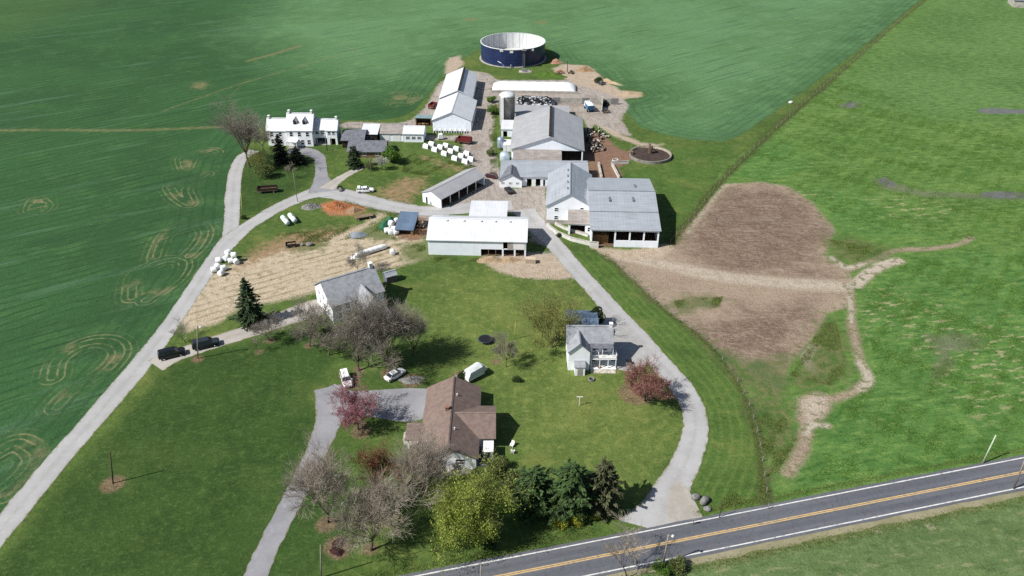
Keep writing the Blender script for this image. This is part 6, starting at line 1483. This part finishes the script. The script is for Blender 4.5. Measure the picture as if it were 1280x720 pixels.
# --- cattle: one continuous body each, grown from a skeleton
m_c, nt = newmat('cow_hide'); tcn = nt.n('ShaderNodeTexCoord').outputs['Object']; oi = nt.n('ShaderNodeObjectInfo').outputs['Random']
vv = nt.n('ShaderNodeVectorMath', operation='ADD'); cmb = nt.n('ShaderNodeCombineXYZ'); nt.l(nt.math('MULTIPLY', oi, 40.0), cmb.inputs[0]); nt.l(tcn, vv.inputs[0]); nt.l(cmb.outputs[0], vv.inputs[1])
pn = nt.noise(vv.outputs[0], 1.1, 1, .4); th = nt.math('ADD', nt.math('MULTIPLY', oi, .2), .49)
nt.out(nt.mix(nt.ss(nt.math('SUBTRACT', pn, th), -.01, .01), hexc('#1c1a19'), hexc('#aaa398')), .7, .2)
def cow_mesh(name, graze, lying):
    V, E, Rd = [], [], []
    def chain(pts, start=None):
        k = start
        for p, r in pts:
            V.append(p); Rd.append(r); i = len(V) - 1
            if k is not None: E.append((k, i))
            k = i
        return k
    dz = -.62 if lying else 0
    pel = chain([((-.72, 0, 1.18+dz), .30)])
    b1 = chain([((-.3, 0, 1.10+dz), .37), ((.15, 0, 1.06+dz), .37)], pel); sh = chain([((.62, 0, 1.12+dz), .31)], b1)
    if graze: nk = chain([((.98, 0, .98), .2), ((1.28, 0, .58), .16), ((1.42, 0, .34), .15), ((1.55, 0, .12), .09)], sh)
    else: nk = chain([((.98, 0, 1.38+dz), .19), ((1.25, 0, 1.56+dz), .16), ((1.45, 0, 1.5+dz), .14), ((1.68, 0, 1.36+dz), .09)], sh)
    hd = len(V) - 2
    for s in (1, -1):
        x, y, z = V[hd-1 if not graze else hd-1]
        chain([((x, s*.2, z+.06), .05), ((x-.03, s*.3, z+.04), .03)], hd-1)
        if lying:
            chain([((.6, s*.3, .32), .13), ((.95, s*.36, .14), .08), ((.7, s*.38, .09), .06)], sh); chain([((-.55, s*.36, .34), .2), ((-.1, s*.45, .16), .09), ((-.45, s*.5, .09), .06)], pel)
        else:
            chain([((.6, s*.2, .78), .13), ((.63, s*.2, .42), .075), ((.6, s*.2, .1), .06), ((.66, s*.2, .03), .07)], sh)
            chain([((-.7, s*.22, .86), .18), ((-.88, s*.22, .52), .08), ((-.8, s*.22, .12), .06), ((-.74, s*.22, .03), .07)], pel)
    chain([((-1.02, 0, 1.26+dz), .07), ((-1.1, 0, .95+dz), .03), ((-1.1, 0, .62+dz*.7), .045)], pel)
    me = bpy.data.meshes.new(name); me.from_pydata(V, E, [])
    o = bpy.data.objects.new('tmp', me); COL.objects.link(o)
    md = o.modifiers.new('s', 'SKIN'); md.use_smooth_shade = True
    for i, r in enumerate(Rd): me.skin_vertices[0].data[i].radius = (r, r)
    me.skin_vertices[0].data[0].use_root = True
    o.modifiers.new('u', 'SUBSURF').levels = 1
    dg = bpy.context.evaluated_depsgraph_get(); me2 = bpy.data.meshes.new_from_object(o.evaluated_get(dg)); me2.name = name
    bpy.data.objects.remove(o); me2.materials.clear(); me2.materials.append(m_c); return me2
cows = [cow_mesh('cow_standing', False, False), cow_mesh('cow_grazing', True, False), cow_mesh('cow_lying', False, True)]
rr = random.Random(17); used = []
lbl = ['black and white cow standing in the red earth yard right of the big grey barn', 'black and white cow with lowered head in the red earth yard by the barn', 'black and white cow lying down in the red earth yard by the big barn']
spots = [(736,167),(741,165),(748,167),(754,169),(759,172),(735,173),(740,172),(736,178),(742,178),(747,177),(746,182),(739,183),(749,184),(741,188),(746,190),(752,188),(738,190),(750,174)]
for i, (x, y) in enumerate(spots):
    k = rr.choice((0, 0, 1, 2, 0))
    o = bpy.data.objects.new('cow', cows[k]); COL.objects.link(o); o.location = at(x + rr.uniform(-.8,.8), y); o.rotation_euler = (0, 0, rr.uniform(0, 6.28)); s = rr.uniform(1.0, 1.15); o.scale = (s, s, s)
    tag(o, lbl[k], 'cow', ['cows standing in the yard', 'cows feeding in the yard', 'cows lying in the yard'][k])

# ------------------------------------------------------------------ sky, sun, camera
AZ, EL = R(24), R(46)                                        # shadows fall toward AZ from +X
w = bpy.data.worlds.new('World'); sc.world = w; w.use_nodes = True
nt_ = w.node_tree; bg = nt_.nodes['Background']; sk = nt_.nodes.new('ShaderNodeTexSky'); sk.sky_type = 'NISHITA'; sk.sun_disc = False
sk.sun_elevation = EL; sk.sun_rotation = R(250); sk.altitude = 200; sk.air_density = 1.0; sk.dust_density = 1.2
nt_.links.new(sk.outputs[0], bg.inputs[0]); bg.inputs[1].default_value = .07
sd = bpy.data.lights.new('sun', 'SUN'); sd.energy = 5.0; sd.angle = R(.53); sd.color = (1.0, .97, .92)
so = bpy.data.objects.new('sun', sd); COL.objects.link(so)
to_sun = Vector((-math.cos(AZ)*math.cos(EL), -math.sin(AZ)*math.cos(EL), math.sin(EL)))
so.rotation_euler = to_sun.to_track_quat('Z', 'Y').to_euler(); so.location = (0, 150, 200)
cd = bpy.data.cameras.new('camera'); co = bpy.data.objects.new('camera', cd); COL.objects.link(co)
cd.sensor_width = 36; cd.lens = 36*FPX/1280; cd.clip_end = 20000; cd.clip_start = .5
co.location = (0, 0, CAM_H); co.rotation_euler = (R(90) - PITCH, 0, 0); sc.camera = co
vs_ = sc.view_settings; sc.display_settings.display_device = 'sRGB'; vs_.view_transform = 'Standard'; vs_.look = 'None'; vs_.exposure = 0.5; vs_.gamma = 1.0; vs_.use_curve_mapping = False
sc.cycles.use_denoising = False; sc.cycles.max_bounces = 6; sc.cycles.diffuse_bounces = 3; sc.cycles.transparent_max_bounces = 6
sc.cycles.use_adaptive_sampling = False
